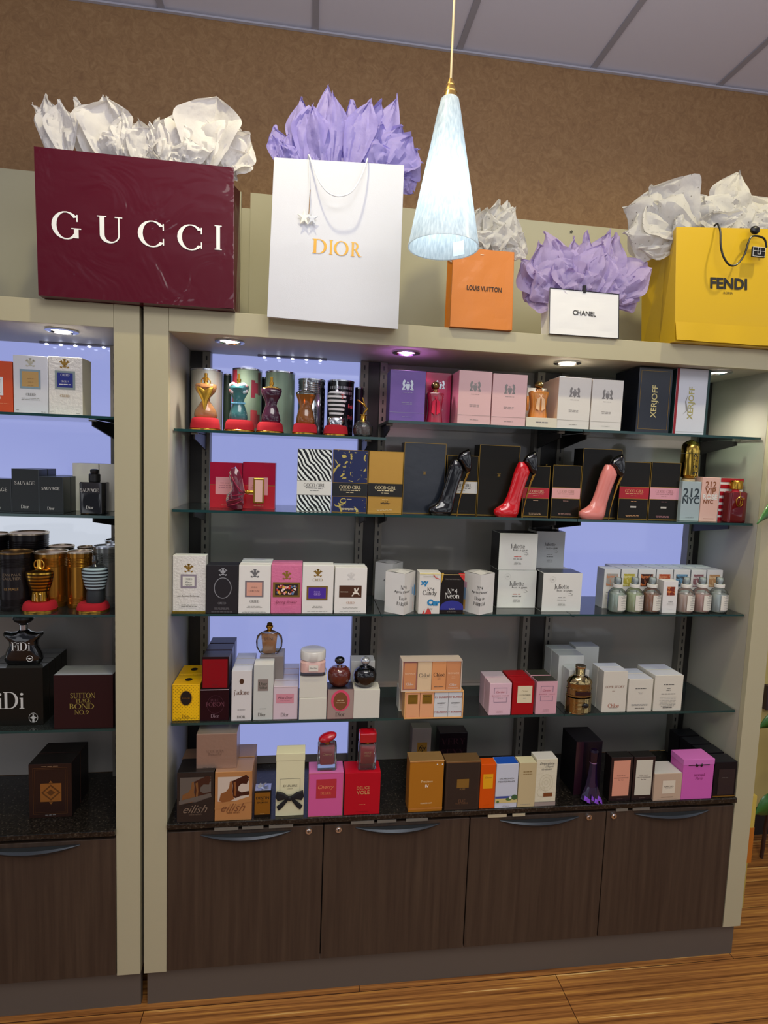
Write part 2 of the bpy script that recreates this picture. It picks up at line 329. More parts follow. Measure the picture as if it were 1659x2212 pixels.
# print commands: (part, kind, args, material)
def t(s, cu, cv, w, m, font='b', part='lettering', rot=0, shear=0, bold=0, h=None, gap=0.): return (part, 't', (s, cu, cv, w, font, rot, shear, bold, h, gap), m)
def r(u0, v0, u1, v1, m, part='label'): return (part, 'p', [(u0, v0), (u1, v0), (u1, v1), (u0, v1)], m)
def p(pts, m, part='emblem'): return (part, 'p', pts, m)
def fr(u0, v0, u1, v1, th, m, part='printed_frame'): return (part, 'f', (u0, v0, u1, v1, th), m)
def el(cu, cv, ru, rv, m, part='emblem'): return (part, 'p', [(cu + ru * math.cos(a * math.pi / 12), cv + rv * math.sin(a * math.pi / 12)) for a in range(24)], m)
def rg(cu, cv, ru, rv, th, m, part='emblem'): return (part, 'g', (cu, cv, ru, rv, th), m)
def ln(cu, cv, w, n, m, gap=.022, h=.007, part='lettering'): return (part, 'l', (cu, cv, w, n, gap, h), m)
def crest(cu, cv, s, m): return ('emblem', 'c', (cu, cv, s), m)       # three plumes on a ribbon
def arms(cu, cv, s, m): return ('emblem', 'a', (cu, cv, s), m)        # shield held by two beasts
def prints(root, pr, W, H, mp=None, y=0.):
    if mp is None: mp = lambda u, v, o: ((u - .5) * W, y - o, v * H)
    parts = {}
    for i, (part, kind, a, mat) in enumerate(pr):
        m = parts.setdefault((part, i if part == 'letter' else 0), MB()); off = .0005 + .00012 * i
        def put(pts, faces=None):
            V = [mp(u, v, off) for u, v in pts]; m.add(V, faces or [tuple(range(len(V)))], mat)
        def quadring(pin, pout):
            n = len(pin); put(pout + pin, [(k, (k + 1) % n, n + (k + 1) % n, n + k) for k in range(n)])
        if kind == 'p': put(a)
        elif kind == 'f':
            u0, v0, u1, v1, th = a; du, dv = th / W, th / H
            quadring([(u0 + du, v0 + dv), (u1 - du, v0 + dv), (u1 - du, v1 - dv), (u0 + du, v1 - dv)], [(u0, v0), (u1, v0), (u1, v1), (u0, v1)])
        elif kind == 'g':
            cu, cv, ru, rv, th = a; A = [k * math.pi / 16 for k in range(32)]
            quadring([(cu + (ru - th / W) * math.cos(x), cv + (rv - th / H) * math.sin(x)) for x in A], [(cu + ru * math.cos(x), cv + rv * math.sin(x)) for x in A])
        elif kind == 't':
            s, cu, cv, w, font, rot, shear, bold, h, gap = a
            V, F = glyphs(s, font, shear, bold, gap)
            x0 = min(q[0] for q in V); x1 = max(q[0] for q in V); y0 = min(q[1] for q in V); y1 = max(q[1] for q in V)
            k = w * W / (x1 - x0); ky = k if h is None else h * H / (y1 - y0); cr_, sr = math.cos(math.radians(rot)), math.sin(math.radians(rot)); P = []
            if rot and h is None: k = w * H / (x1 - x0); ky = k
            for q in V:
                X = (q[0] - (x0 + x1) / 2) * k; Z = (q[1] - (y0 + y1) / 2) * ky
                P.append((cu + (X * cr_ - Z * sr) / W, cv + (X * sr + Z * cr_) / H))
            if font == 's':
                V3 = []; F3 = []
                for qi, f in enumerate(F):
                    n0 = len(V3); V3 += [mp(P[i][0], P[i][1], off + qi * 3e-6) for i in f]; F3.append(tuple(range(n0, n0 + len(f))))
                m.add(V3, F3, mat)
            else: put(P, F)
        elif kind == 'l':
            cu, cv, w, n, gap, h = a; rr = random.Random(int(cu * 97 + cv * 1009 + n))
            for k in range(n):
                ww = w * rr.uniform(.7, 1); x = cu - ww / 2; vv = cv - k * gap
                while x < cu + ww / 2 - .01:
                    l_ = min(rr.uniform(.05, .14), cu + ww / 2 - x); put([(x, vv), (x + l_, vv), (x + l_, vv + h), (x, vv + h)]); x += l_ + .02
        elif kind == 'c':
            cu, cv, s = a
            def E(x, z, rx, rz, rot_=0):
                c_, s_ = math.cos(rot_), math.sin(rot_); P = []
                for q in range(14):
                    b_ = q * math.pi / 7; X, Z = rx * math.cos(b_), rz * math.sin(b_)
                    P.append((cu + (x + X * c_ - Z * s_) * s / W, cv + (z + X * s_ + Z * c_) * s / H))
                put(P)
            E(0, .2, .13, .34); E(-.24, .16, .1, .3, .42); E(.24, .16, .1, .3, -.42); E(-.42, .26, .12, .09); E(.42, .26, .12, .09); E(0, .5, .2, .08)
            E(0, -.26, .24, .07); E(-.36, -.32, .14, .09, -.5); E(.36, -.32, .14, .09, .5); E(0, -.14, .12, .06)
        elif kind == 'a':
            cu, cv, s = a
            def Q(pts): put([(cu + x * s / W, cv + z * s / H) for x, z in pts])
            Q([(-.18, .14), (.18, .14), (.16, -.2), (0, -.42), (-.16, -.2)])
            for k in (-1, 1):
                Q([(k * .2, .0), (k * .3, .18), (k * .2, .36), (k * .3, .5), (k * .42, .4), (k * .48, .14), (k * .4, -.1), (k * .5, -.3), (k * .34, -.3), (k * .26, -.1)][::k])
                Q([(k * .5, -.3), (k * .2, -.26), (k * .2, -.34), (k * .5, -.38)][::k])
            Q([(-.08, .2), (.08, .2), (.1, .34), (0, .28), (-.1, .34)])
    for (part, _), m in parts.items():
        m.build(part, root)

SH = {'1a': 1.602, '1b': 1.649, '2': 1.3915, '3': 1.1114, '4': .8085, 'c': .548 - .0036, 'L1': 1.6244, 'L2': 1.3700, 'L3': 1.1092, 'L4': .798, 'Lc': .538 - .0036}
GT = .0036
ROWY = {'1a': .05, '1b': .045, '2': .05, 'L1': .06, 'L2': .05}
def B(name, label, sh, l, r_, top, bot, d, mat, pr=(), Y=None, rot=0, cat='box', group=None, lid=None, topm=None, sidem=None, z=None, W=None, bev=.0009, dy=0):
    Z0 = (SH[sh] + GT if z is None else z) + .0002
    cx = (l + r_) / 2
    if Y is None: Y = PZ(cx, bot, Z0).y if sh not in ROWY else ROWY[sh]
    if z is None and sh in ('3', '4'): Y = max(Y, .033)
    if z is None and sh in ('c', 'Lc'): Y = max(Y, -.004)
    Y += dy
    row = (top + bot) / 2 if bot else top + 60
    x0 = PY(l, row, Y).x; x1 = PY(r_, row, Y).x; Z1 = PY(cx, top, Y).z
    w = (x1 - x0) if W is None else W; h = Z1 - Z0
    m = MB(); V = [(-w / 2, 0, 0), (w / 2, 0, 0), (w / 2, d, 0), (-w / 2, d, 0), (-w / 2, 0, h), (w / 2, 0, h), (w / 2, d, h), (-w / 2, d, h)]
    m.add(V, [(3, 2, 1, 0), (0, 1, 5, 4), (2, 3, 7, 6)], mat); m.add(V, [(1, 2, 6, 5), (3, 0, 4, 7)], sidem or mat); m.add(V, [(4, 5, 6, 7)], topm or mat)
    bm = bmesh.new(); me = bpy.data.meshes.new(name); me.from_pydata(m.v, [], m.f)
    for q in m.m: me.materials.append(q)
    me.polygons.foreach_set('material_index', m.mi); bm.from_mesh(me); bmesh.ops.remove_doubles(bm, verts=bm.verts, dist=1e-6)
    bmesh.ops.bevel(bm, geom=list(bm.edges), offset=bev, segments=2, affect='EDGES', profile=.5); bm.to_mesh(me); bm.free()
    o = bpy.data.objects.new(name, me); col.objects.link(o); o.location = ((x0 + x1) / 2, Y, Z0); o.rotation_euler = (0, 0, rot)
    tag(o, label, cat, group)
    if lid:                                  # (fraction from top, material): a slightly larger cover
        lf, lm = lid; q = MB(); q.box(-w / 2 - .0008, -.0008, h * (1 - lf), w / 2 + .0008, d + .0008, h + .001, lm); q.build('lid', o, bevel=.0008)
    if pr: prints(o, pr, w, h)
    return o
def dup(root, loc, label=None, rz=None):
    c = root.copy(); col.objects.link(c); c.location = loc
    if label: c['label'] = label
    if rz is not None: c.rotation_euler = (0, 0, rz)
    for ch in list(root.children):
        k = ch.copy(); col.objects.link(k); k.parent = c
        for g in list(ch.children):
            q = g.copy(); col.objects.link(q); q.parent = k
    return c
def place(sh, l, r_, top, Y, z=None):
    """centre x, width, base z, height for something seen at these pixels and standing at depth Y"""
    Z0 = (SH[sh] + GT if z is None else z) + .0002; cx = (l + r_) / 2
    zt = PY(cx, top, Y).z; bot = project((PY(cx, top, Y).x, Y, Z0))[1]; row = (top + bot) / 2
    x0 = PY(l, row, Y).x; x1 = PY(r_, row, Y).x
    return (x0 + x1) / 2, x1 - x0, Z0, zt - Z0
# ================================================================== the room
fl = MB(); fl.box(-3, -4, -.05, 4.5, .62, 0, nodemat('bamboo_floor', m_floor)); struct(fl.build('floor'))
cl = MB(); cl.box(-3, -4, ZCEIL, 4.5, .62, ZCEIL + .05, C('#d9d9e6', .85, 0, 0, 0, .1, 300.)); struct(cl.build('ceiling'))
wb = MB(); wb.box(-3, .6, 0, 4.5, .65, ZCEIL, nodemat('wallpaper', m_wallpaper)); struct(wb.build('wall_back'))
k = MB(); k.box(1.9, .585, .0, 4.5, .599, 1.75, C('#cdbb74', .6)); struct(k.build('wall_right'))
k = MB(); k.box(1.86, .56, .0, 4.5, .584, .11, C('#191513', .5)); struct(k.build('baseboard_right'))
for n_, x in enumerate((-.61, -.105, .40, .906, 1.41, 1.915)):
    k = MB(); k.box(x - .0105, -4, ZCEIL - .006, x + .0105, .598, ZCEIL - .0005, C('#a0a0aa', .6)); struct(k.build('trim_%d' % (n_ + 1)))
k = MB(); k.box(-3, .588, ZCEIL - .012, 4.5, .599, ZCEIL - .0065, C('#b8b8c4', .6)); struct(k.build('trim_7'))
k = MB(); k.box(-3, -.62, ZCEIL - .006, 4.5, -.60, ZCEIL - .0005, C('#a0a0aa', .6)); struct(k.build('trim_8'))

# ================================================================== the cabinets
XA, WD, XB, XC = .0596, .42206, .0596 + 4 * .42206, 1.8107
ZT, ZB, D = 1.90, 1.8434, .2888
LIT = m_emit('lit_panel_blue', '#97a0da', .92); LITW = m_emit('lit_panel_white', '#c9d0dc', .95)
def m_dim(nt, N, L, b):
    b.inputs['Base Color'].default_value = lin('#97928c'); b.inputs['Roughness'].default_value = .12; b.inputs['Coat Weight'].default_value = .4
DIM = nodemat('dark_glass_panel', m_dim)
def handle_part(par, xc, zc):
    m = MB(); n = 14; V = []; F = []
    for i in range(n + 1):
        s = -1 + 2 * i / n; e = 1 - s * s; x = xc + .122 * s; hh = .0012 + .0125 * e; dep = .002 + .022 * e
        zc_ = zc + .006 * s * s + .001
        V += [(x, -.0025, zc_ + hh * .35), (x, -.003 - dep * .8, zc_ + hh * .45), (x, -.003 - dep, zc_), (x, -.003 - dep * .55, zc_ - hh), (x, -.0025, zc_ - hh * .8)]
    for i in range(n):
        for j in range(5):
            a, b_ = i * 5 + j, i * 5 + (j + 1) % 5; F.append((a, b_, b_ + 5, a + 5))
    F += [tuple(range(5)), tuple(n * 5 + q for q in range(4, -1, -1))]
    m.add(V, F, C('#3d4248', .32, .55)); return m.build('handle', par, smooth=True)
def cabinet(x0, x1, zc, doors, shl, bays, lits, label, locks, standx):
    """x0,x1: outer sides; one tall display cabinet with doors below and an open lit niche above"""
    root = empty('display_cabinet', (0, 0, 0), label, 'cabinet', 'tall display cabinets along the wall')
    xi0, xi1 = x0 + .0596, x1 - .0608
    bx('stile', x0, 0, .1118, xi0, .018, ZT, LAM, root, .0008); bx('stile', xi1, 0, .1118, x1, .018, ZT, LAM, root, .0008)
    bx('side_panel', x0 + .001, .0185, .1118, xi0, D + .02, ZT - .001, SIDE, root); bx('side_panel', xi1, .0185, .1118, x1 - .001, D + .02, ZT - .001, SIDE, root)
    bx('header', xi0 + .0005, 0, ZB, xi1 - .0005, .018, ZT, LAM, root, .0008); bx('top_panel', xi0 + .0005, .0185, ZB + .0005, xi1 - .0005, D + .02, ZT - .001, SIDE, root)
    bx('countertop', xi0 + .0005, -.0085, zc - .016, xi1 - .0005, D - .005, zc, nodemat('black_granite', m_granite), root, .002)
    bx('carcass', xi0 + .0005, .019, .117, xi1 - .0005, D - .006, zc - .017, C('#1a1512', .7), root)
    bx('plinth', x0 + .004, .02, .0, x1 - .004, .0184 + .02, .111, C('#5f564d', .55), root); 
    bx('plinth_back', x0 + .062, .04, .0, x1 - .062, .05, .11, C('#1a1512', .7), root)
    for kx in doors:
        d = bx('door', kx + .0015, -.0015, .1155, kx + WD - .0015, .0165, zc - .0275, nodemat('dark_wood_door', m_door), root, .0012)
        handle_part(d, kx + WD / 2, zc - .045)
        lx = locks.get(round(kx, 3))
        if lx:
            m = MB(); tube(m, [(lx, -.0016, zc - .0415), (lx, -.006, zc - .0415)], .0085, CHROME, 20); tube(m, [(lx, -.0055, zc - .0415), (lx, -.0075, zc - .0415)], [.0065, .005], SILVER, 16)
            m.box(lx - .0008, -.0082, zc - .0445, lx + .0008, -.0074, zc - .0385, BLK); m.build('lock', d, smooth=True)
    # posts and slotted standards
    bx('back_board', xi0, D + .006, zc, xi1, D + .019, ZB, C('#2a2725', .7), root)
    for (a, b_, kind) in standx:
        if kind == 'p': bx('back_post', a, D - .028, zc + .001, b_, D + .005, ZB - .0005, DKMET, root)
        else:
            st = bx('slotted_standard', a, D - .034, zc + .001, b_, D + .005, ZB - .0005, SLOT, root)
            m = MB(); z = zc + .02; c_ = (a + b_) / 2
            while z < ZB - .02: m.box(c_ - .0022, D - .0346, z, c_ + .0022, D - .0339, z + .013, BLK); z += .0255
            m.build('slot_row', st)
    for (a, b_), rows in zip(bays, lits):
        for (z0, z1, mt) in rows: bx('back_panel', a, D - .004, z0 + .0005, b_, D + .005, z1 - .0005, mt, root)
    # brackets under the glass
    for (a, b_, kind) in standx:
        if kind != 's': continue
        for zz in shl((a + b_) / 2):
            c_ = (a + b_) / 2; m = MB(); z1 = zz - .0045
            for s in (-.0025,):
                V = [(c_ + s, .085, z1), (c_ + s, D - .033, z1), (c_ + s, D - .033, z1 - .045), (c_ + s, .085, z1 - .016), (c_ + s + .004, .085, z1), (c_ + s + .004, D - .033, z1), (c_ + s + .004, D - .033, z1 - .045), (c_ + s + .004, .085, z1 - .016)]
                m.add(V, [(0, 1, 2, 3), (7, 6, 5, 4), (0, 3, 7, 4), (0, 4, 5, 1), (3, 2, 6, 7), (1, 5, 6, 2)], DKMET)
            m.box(c_ - .009, .082, z1 - .004, c_ + .009, .094, z1, SLOT); m.build('shelf_bracket', root)
    return root
def mainz(x): return [1.602 if x < .61 else 1.649, 1.3915, 1.1114, .8085]
zA = [SH['2'], SH['3']]
lockm = {round(XA, 3): .4401, round(XA + WD, 3): .5231, round(XA + 2 * WD, 3): 1.2689, round(XA + 3 * WD, 3): 1.3479}
stm = [(XA + .001, .096, 'p'), (.0965, .119, 's'), (.565, .5885, 's'), (.589, .625, 'p'), (.6255, .648, 's'), (1.133, 1.157, 's'), (1.1575, 1.2115, 'p'), (1.212, 1.2355, 's'), (1.702, 1.7225, 's'), (1.723, XB - .001, 'p')]
ZC0 = .548
cabinet(0, XC, ZC0, [XA + k * WD for k in range(4)], mainz, [(.1195, .5645), (.6485, 1.1325), (1.236, 1.7015)],
    [[(ZC0, .575, DIM), (.575, .8085, LIT), (.8085, 1.09, LIT), (1.09, 1.375, DIM), (1.375, 1.60, LIT), (1.60, ZB, LIT)],
     [(ZC0, .8085, DIM), (.8085, 1.1114, DIM), (1.1114, 1.3915, DIM), (1.3915, ZB, DIM)],
     [(ZC0, .8085, DIM), (.8085, 1.075, DIM), (1.075, 1.375, LIT), (1.375, 1.649, DIM), (1.649, ZB, DIM)]],
    'wide beige display cabinet with four dark wood doors and glass shelves', lockm, stm)
xr = -.0097; xi = xr - .0608; XL0 = xi - 2 * WD - .0596
cabinet(XL0, xr, .538, [xi - WD, xi - 2 * WD], lambda x: [1.6244, 1.37, 1.1092, .798],
    [(XL0 + .0605, -.6695), (-.612, xi - .0922)], [[(.538, 1.04, DIM), (1.04, 1.37, LITW), (1.37, ZB, LIT)]] * 2,
    'beige display cabinet cut off by the photo edge beside the wide one', {round(xi - 2 * WD, 3): xi - WD - .04}, [(-.669, -.647, 's'), (-.6465, -.6355, 'p'), (-.635, -.6125, 's'), (xi - .0915, xi - .0695, 's'), (xi - .069, xi - .001, 'p')])
# glass shelves: each a loose pane resting on its brackets
def shelf(x0, x1, z, y0, label, group):
    m = MB(); h = .0035
    V = [(x0, y0, z - h), (x1, y0, z - h), (x1, D - .036, z - h), (x0, D - .036, z - h), (x0, y0, z + h), (x1, y0, z + h), (x1, D - .036, z + h), (x0, D - .036, z + h)]
    m.add(V, [(3, 2, 1, 0), (4, 5, 6, 7)], SHGLASS); m.add(V, [(0, 1, 5, 4), (1, 2, 6, 5), (2, 3, 7, 6), (3, 0, 4, 7)], EDGE)
    tag(m.build('glass_shelf'), label, 'shelf', group)
SHG = 'glass shelves inside the display cabinets'
for sec, x0, x1 in (('a', XA + .003, .6235), ('b', .6255, 1.185), ('c', 1.187, XB - .003)):
    sn = {'a': 'left bay', 'b': 'middle bay', 'c': 'right bay'}[sec]
    for lv, z in enumerate(mainz(x0)):
        on = {'a': ['velvet-footed torso bottles', 'the zebra box and the butterfly bottle', 'the pink flowered box and white boxes', 'the yellow dotted box and the apple bottles'],
              'b': ['the purple and pink boxes', 'the black and the red shoe bottles', 'tilted white boxes and a dark blue one', 'the peach and white mini box sets'],
              'c': ['the tall dark box with gold letters', 'the pink shoe bottle and striped box', 'the six small labelled bottles', 'the ribbed gold bottle and cream boxes']}[sec][lv]
        shelf(x0, x1, z, .03 if (sec, lv) != ('a', 0) else .048, 'clear glass shelf in the %s carrying %s' % (sn, on), SHG)
for z, on in ((1.6244, 'white boxes with framed labels'), (1.37, 'black boxes and the square black bottle'), (1.1092, 'gold and black tins'), (.798, 'the star-shaped bottle and big dark boxes')):
    shelf(XL0 + .062, xi - .001, z, .03, 'clear glass shelf in the cut-off cabinet carrying ' + on, SHG)
# recessed lights in the soffit
def downlight(x, colr, power, label):
    y = .0725; root = empty('recessed_light', (x, y, ZB), label, 'light', 'recessed lights in the cabinet soffit')
    m = MB(); n = 28
    def ring(r0, z0, r1, z1, mt):
        V = [(r0 * math.cos(2 * math.pi * i / n), r0 * math.sin(2 * math.pi * i / n), z0) for i in range(n)] + [(r1 * math.cos(2 * math.pi * i / n), r1 * math.sin(2 * math.pi * i / n), z1) for i in range(n)]
        m.add(V, [(i, n + i, n + (i + 1) % n, (i + 1) % n) for i in range(n)], mt)
    for a in ((.0385, -.0002, .0385, -.004), (.0385, -.004, .03, -.0055), (.03, -.0055, .026, -.001)): ring(*a, SILVER)
    m.build('trim_ring', root, smooth=True)
    m = MB(); h = '#%02x%02x%02x' % tuple(int(255 * c) for c in colr)
    ring(.026, -.0012, .00001, -.0012, C(h, .4, 0, 0, 7.)); m.build('lens', root)
    for k in range(3):
        q = MB(); a = k * 2.094; ball(q, (.012 * math.cos(a), .012 * math.sin(a), -.0015), .008, .008, .003, C('#ffffff', .3, 0, 0, 14.)); q.build('led', root, smooth=True)
    s = spot('recessed_beam', (x, y, ZB - .008), power, colr, (x, y + .02, 1.0), 2.3, .9, .02)
for (x, c_, pw), pos in zip(LED_W, ('above the torso bottles', 'glowing pink above the purple box', 'above the tall white crested boxes', 'at the end by the dark lettered box')):
    downlight(x, c_, pw, 'round recessed light in the soffit ' + pos)
downlight(-.2188, (1, .93, .85), 5.0, 'round recessed light in the soffit of the cut-off cabinet')
def ledbar(xs, label):
    root = empty('led_bar', (sum(xs) / len(xs), .262, ZB), label, 'light'); c0 = root.location.x
    m = MB(); m.box(xs[0] - c0 - .02, -.006, -.005, xs[-1] - c0 + .02, .006, -.0003, C('#8f90a8', .4)); m.build('housing', root, bevel=.001)
    for x in xs:
        m = MB(); ball(m, (x - c0, -.003, -.006), .005, .004, .003, C('#dfe6ff', .4, 0, 0, 8.), 10); m.build('led', root)
ledbar([.2746, .3162, .3578, .3994, .441], 'strip of five small bright leds under the soffit behind the tins')
ledbar([-.335, -.297, -.258, -.22, -.181], 'strip of small leds under the soffit of the cut-off cabinet')
# pale board standing on the cabinets behind the bags
BO = C('#aaa68c', .6, 0, 0, 0, .08, 40.)
zp = PY(550, 417, .33).z; xn0 = PY(521, 440, .33).x; xn1 = PY(541, 430, .33).x
k = MB(); k.box(XL0, .33, 1.6, xn0, .345, zp, BO); tag(k.build('beige_board'), 'beige backing board rising behind the dark red bag', 'board')
k = MB(); k.box(xn0 + .0005, .332, 1.6, xn1 - .0005, .345, PY(530, 449, .33).z, BO); tag(k.build('filler_strip'), 'narrow lower strip between the beige boards beside the red bag', 'board')
k = MB(); k.box(xn1, .33, 1.6, XC + .02, .345, zp, BO); o = k.build('beige_board'); tag(o, 'long beige backing board behind the white, orange and yellow bags', 'board')
q = PY(1234, 501, .33); m = MB(); tube(m, [(q.x, .3298, q.z), (q.x, .327, q.z)], .0045, BLK, 12); m.build('screw', o)
# paper strips tucked under the countertop edge
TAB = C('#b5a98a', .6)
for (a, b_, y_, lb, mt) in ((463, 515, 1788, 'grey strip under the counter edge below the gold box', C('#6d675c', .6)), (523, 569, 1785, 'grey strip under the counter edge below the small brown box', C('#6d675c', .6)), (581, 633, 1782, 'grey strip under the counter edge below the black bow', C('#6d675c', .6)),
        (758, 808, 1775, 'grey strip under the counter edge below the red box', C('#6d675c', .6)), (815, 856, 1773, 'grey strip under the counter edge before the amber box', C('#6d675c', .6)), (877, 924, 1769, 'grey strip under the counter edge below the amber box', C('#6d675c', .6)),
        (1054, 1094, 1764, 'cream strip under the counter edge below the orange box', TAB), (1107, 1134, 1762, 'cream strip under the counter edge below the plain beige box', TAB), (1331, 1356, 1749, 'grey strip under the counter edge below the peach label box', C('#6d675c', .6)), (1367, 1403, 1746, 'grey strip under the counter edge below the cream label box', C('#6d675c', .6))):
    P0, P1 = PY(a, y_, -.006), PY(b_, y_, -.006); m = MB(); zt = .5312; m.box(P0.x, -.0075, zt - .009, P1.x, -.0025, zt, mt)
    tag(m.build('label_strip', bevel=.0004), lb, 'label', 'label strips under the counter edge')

# ================================================================== pendant lamp
lx, ly = .682, -.30
root = empty('pendant_lamp', (lx, ly, 1.99), 'white frosted glass cone pendant lamp hanging before the white bag', 'lamp')
def sh_mat(nt, N, L, b):
    out = [n for n in N if n.type == 'OUTPUT_MATERIAL'][0]; mp = coords(N, L, (260, 260, 38)); n = N.new('ShaderNodeTexNoise'); n.inputs['Scale'].default_value = 1; n.inputs['Detail'].default_value = 3
    L.new(mp.outputs[0], n.inputs['Vector']); rp = ramp(N, [(.35, '#c4cdd1'), (.65, '#e6ebec')]); L.new(n.outputs['Fac'], rp.inputs[0]); L.new(rp.outputs[0], b.inputs['Base Color'])
    b.inputs['Roughness'].default_value = .25
    tr = N.new('ShaderNodeBsdfTranslucent'); L.new(rp.outputs[0], tr.inputs[0]); mx = N.new('ShaderNodeMixShader'); mx.inputs[0].default_value = .55
    L.new(b.outputs[0], mx.inputs[1]); L.new(tr.outputs[0], mx.inputs[2]); L.new(mx.outputs[0], out.inputs[0])
    b.inputs['Emission Color'].default_value = lin('#bcdcec'); b.inputs['Emission Strength'].default_value = .30
SHM = nodemat('frosted_glass', sh_mat)
m = MB(); loft(m, [(.0, .0745, .0745), (.004, .0735, .0735), (.10, .0555, .0555), (.20, .0365, .0365), (.27, .0235, .0235), (.292, .0185, .0185), (.2965, .014, .014)], SHM, 48, cap=False)
loft(m, [(.0, .0745, .0745), (.0005, .0715, .0715), (.10, .0535, .0535), (.20, .0345, .0345), (.27, .0215, .0215)], SHM, 48, cap=False); m.build('shade', root, smooth=True)
m = MB(); loft(m, [(.292, .0172, .0172), (.304, .0135, .0135), (.306, .0145, .0145), (.309, .0135, .0135), (.318, .009, .009), (.3195, .0098, .0098), (.322, .009, .009), (.332, .0045, .0045)], BRASS, 24); m.build('cap', root, smooth=True)
m = MB(); tube(m, [(0, 0, .33), (0, 0, ZCEIL - 1.99 - .001)], .0026, C('#c8b48a', .4, .3), 10); m.build('rod', root, smooth=True)
m = MB(); loft(m, [(.12, .006, .006), (.13, .011, .011), (.155, .013, .013), (.175, .009, .009), (.20, .008, .008)], C('#eef7ff', .4, 0, 0, 3.), 16); m.build('bulb', root, smooth=True)
a = 2.35; m = MB()
for k in range(4):
    a0, a1 = .62 + k * .1, .72 + k * .1
    def q_(a, z): rr = .0712 - (z * .18); return (rr * math.cos(a), rr * math.sin(a), z)
    m.add([q_(a0, .006), q_(a1, .006), q_(a1, .034), q_(a0, .034)], [(0, 1, 2, 3)], C('#e9f4f8', .5))
    for z in (.011, .016, .021, .0275): m.add([q_(a0 + .02, z), q_(a1 - .01, z), q_(a1 - .01, z + .0018), q_(a0 + .02, z + .0018)], [(0, 1, 2, 3)], C('#5a7fa8', .5))
m.build('sticker', root)
ld = bpy.data.lights.new('pendant_bulb', 'POINT'); ld.energy = .8; ld.color = (.84, .93, 1); ld.shadow_soft_size = .012
o = bpy.data.objects.new('pendant_bulb', ld); o.location = (lx, ly, 2.10); col.objects.link(o)

# ================================================================== shopping bags and tissue
def bag(name, label, cor, Y, d, mat, pr, wr=.0012, edge=None, sag=0, lean=0):
    """cor: tl,tr,br,bl of the front sheet in photo pixels at depth Y"""
    P = [PY(x, y, Y) for x, y in cor]; bc = (P[2] + P[3]) / 2
    zb = ZT + .0006; P[2].z = max(P[2].z, zb) if not sag else P[2].z; P[3].z = max(P[3].z, zb) if not sag else P[3].z
    org = Vector((bc.x, Y, zb)); Q = [q - org for q in P]
    def mp(u, v, o):
        b_ = Q[3].lerp(Q[2], u); t_ = Q[0].lerp(Q[1], u); w = b_.lerp(t_, v); return (w.x, -o + lean * v, w.z)
    Wd = (Q[1] - Q[0]).length; Hh = (Q[0] - Q[3]).length
    m = MB(); n = 14; V = []
    for j in range(n + 1):
        for i in range(n + 1):
            u, v = i / n, j / n; e = min(u, 1 - u, v * 1.0, 1 - v) * 6; e = min(1, max(0, e))
            dz = wr * (1 + noise.noise(Vector((u * 5, v * 5, len(label))))) * e
            x, y, z = mp(u, v, 0); V.append((x, y + dz, z))
    m.add(V, [(j * (n + 1) + i, j * (n + 1) + i + 1, (j + 1) * (n + 1) + i + 1, (j + 1) * (n + 1) + i) for j in range(n) for i in range(n)], mat)
    bl, br, tl, tr = mp(0, 0, 0), mp(1, 0, 0), mp(0, 1, 0), mp(1, 1, 0)
    sm = mat
    def back(q, k=1): return (q[0], q[1] + d * k, max(q[2], 0))
    for (a, b_, s) in ((bl, tl, 1), (br, tr, -1)):
        mb = (a[0] + s * .004, a[1] + d * .5, max(a[2], 0)); mt = (b_[0] + s * d * .16, b_[1] + d * .5, b_[2] - .001)
        m.add([a, mb, mt, b_], [(0, 1, 2, 3)][::1] if s < 0 else [(3, 2, 1, 0)], sm); m.add([mb, back(a), back(b_), mt], [(0, 1, 2, 3)] if s < 0 else [(3, 2, 1, 0)], sm)
    m.add([back(bl), back(br), back(tr), back(tl)], [(3, 2, 1, 0)], sm); m.add([bl, br, back(br), back(bl)], [(3, 2, 1, 0)], sm)
    o = m.build(name, loc=org); s = o.modifiers.new('paper', 'SOLIDIFY'); s.thickness = .0011; s.offset = 1 if False else -1
    tag(o, label, 'bag', 'designer paper bags on the cabinet top')
    if edge:
        m = MB()
        for a, b_ in ((bl, br), (br, tr), (tr, tl), (tl, bl)): tube(m, [(a[0], a[1] - .0004, a[2]), (b_[0], b_[1] - .0004, b_[2])], .0011, edge, 6)
        m.build('edging', o)
    prints(o, pr, Wd, Hh, mp=lambda u, v, of: mp(u, v, of))
    return o, mp
def puv(cor, x, y):
    """photo pixel -> u,v on that front sheet (quads are near parallelograms)"""
    tl, tr, br, bl = [Vector(c) for c in cor]; q = Vector((x, y)); u = v = .5
    for _ in range(12):
        b_ = bl.lerp(br, u); t_ = tl.lerp(tr, u); ax = t_ - b_; v = (q - b_).dot(ax) / ax.dot(ax)
        l_ = bl.lerp(tl, v); r2 = br.lerp(tr, v); bxx = r2 - l_; u = (q - l_).dot(bxx) / bxx.dot(bxx)
    return u, v
def ptxt(cor, s, x0, y0, x1, y1, hpx, m, font='s', **kw):
    u0, v0 = puv(cor, x0, y0); u1, v1 = puv(cor, x1, y1); H = (Vector(cor[0]) - Vector(cor[3])).length
    return t(s, (u0 + u1) / 2, (v0 + v1) / 2, u1 - u0, m, font, h=hpx / H, **kw)
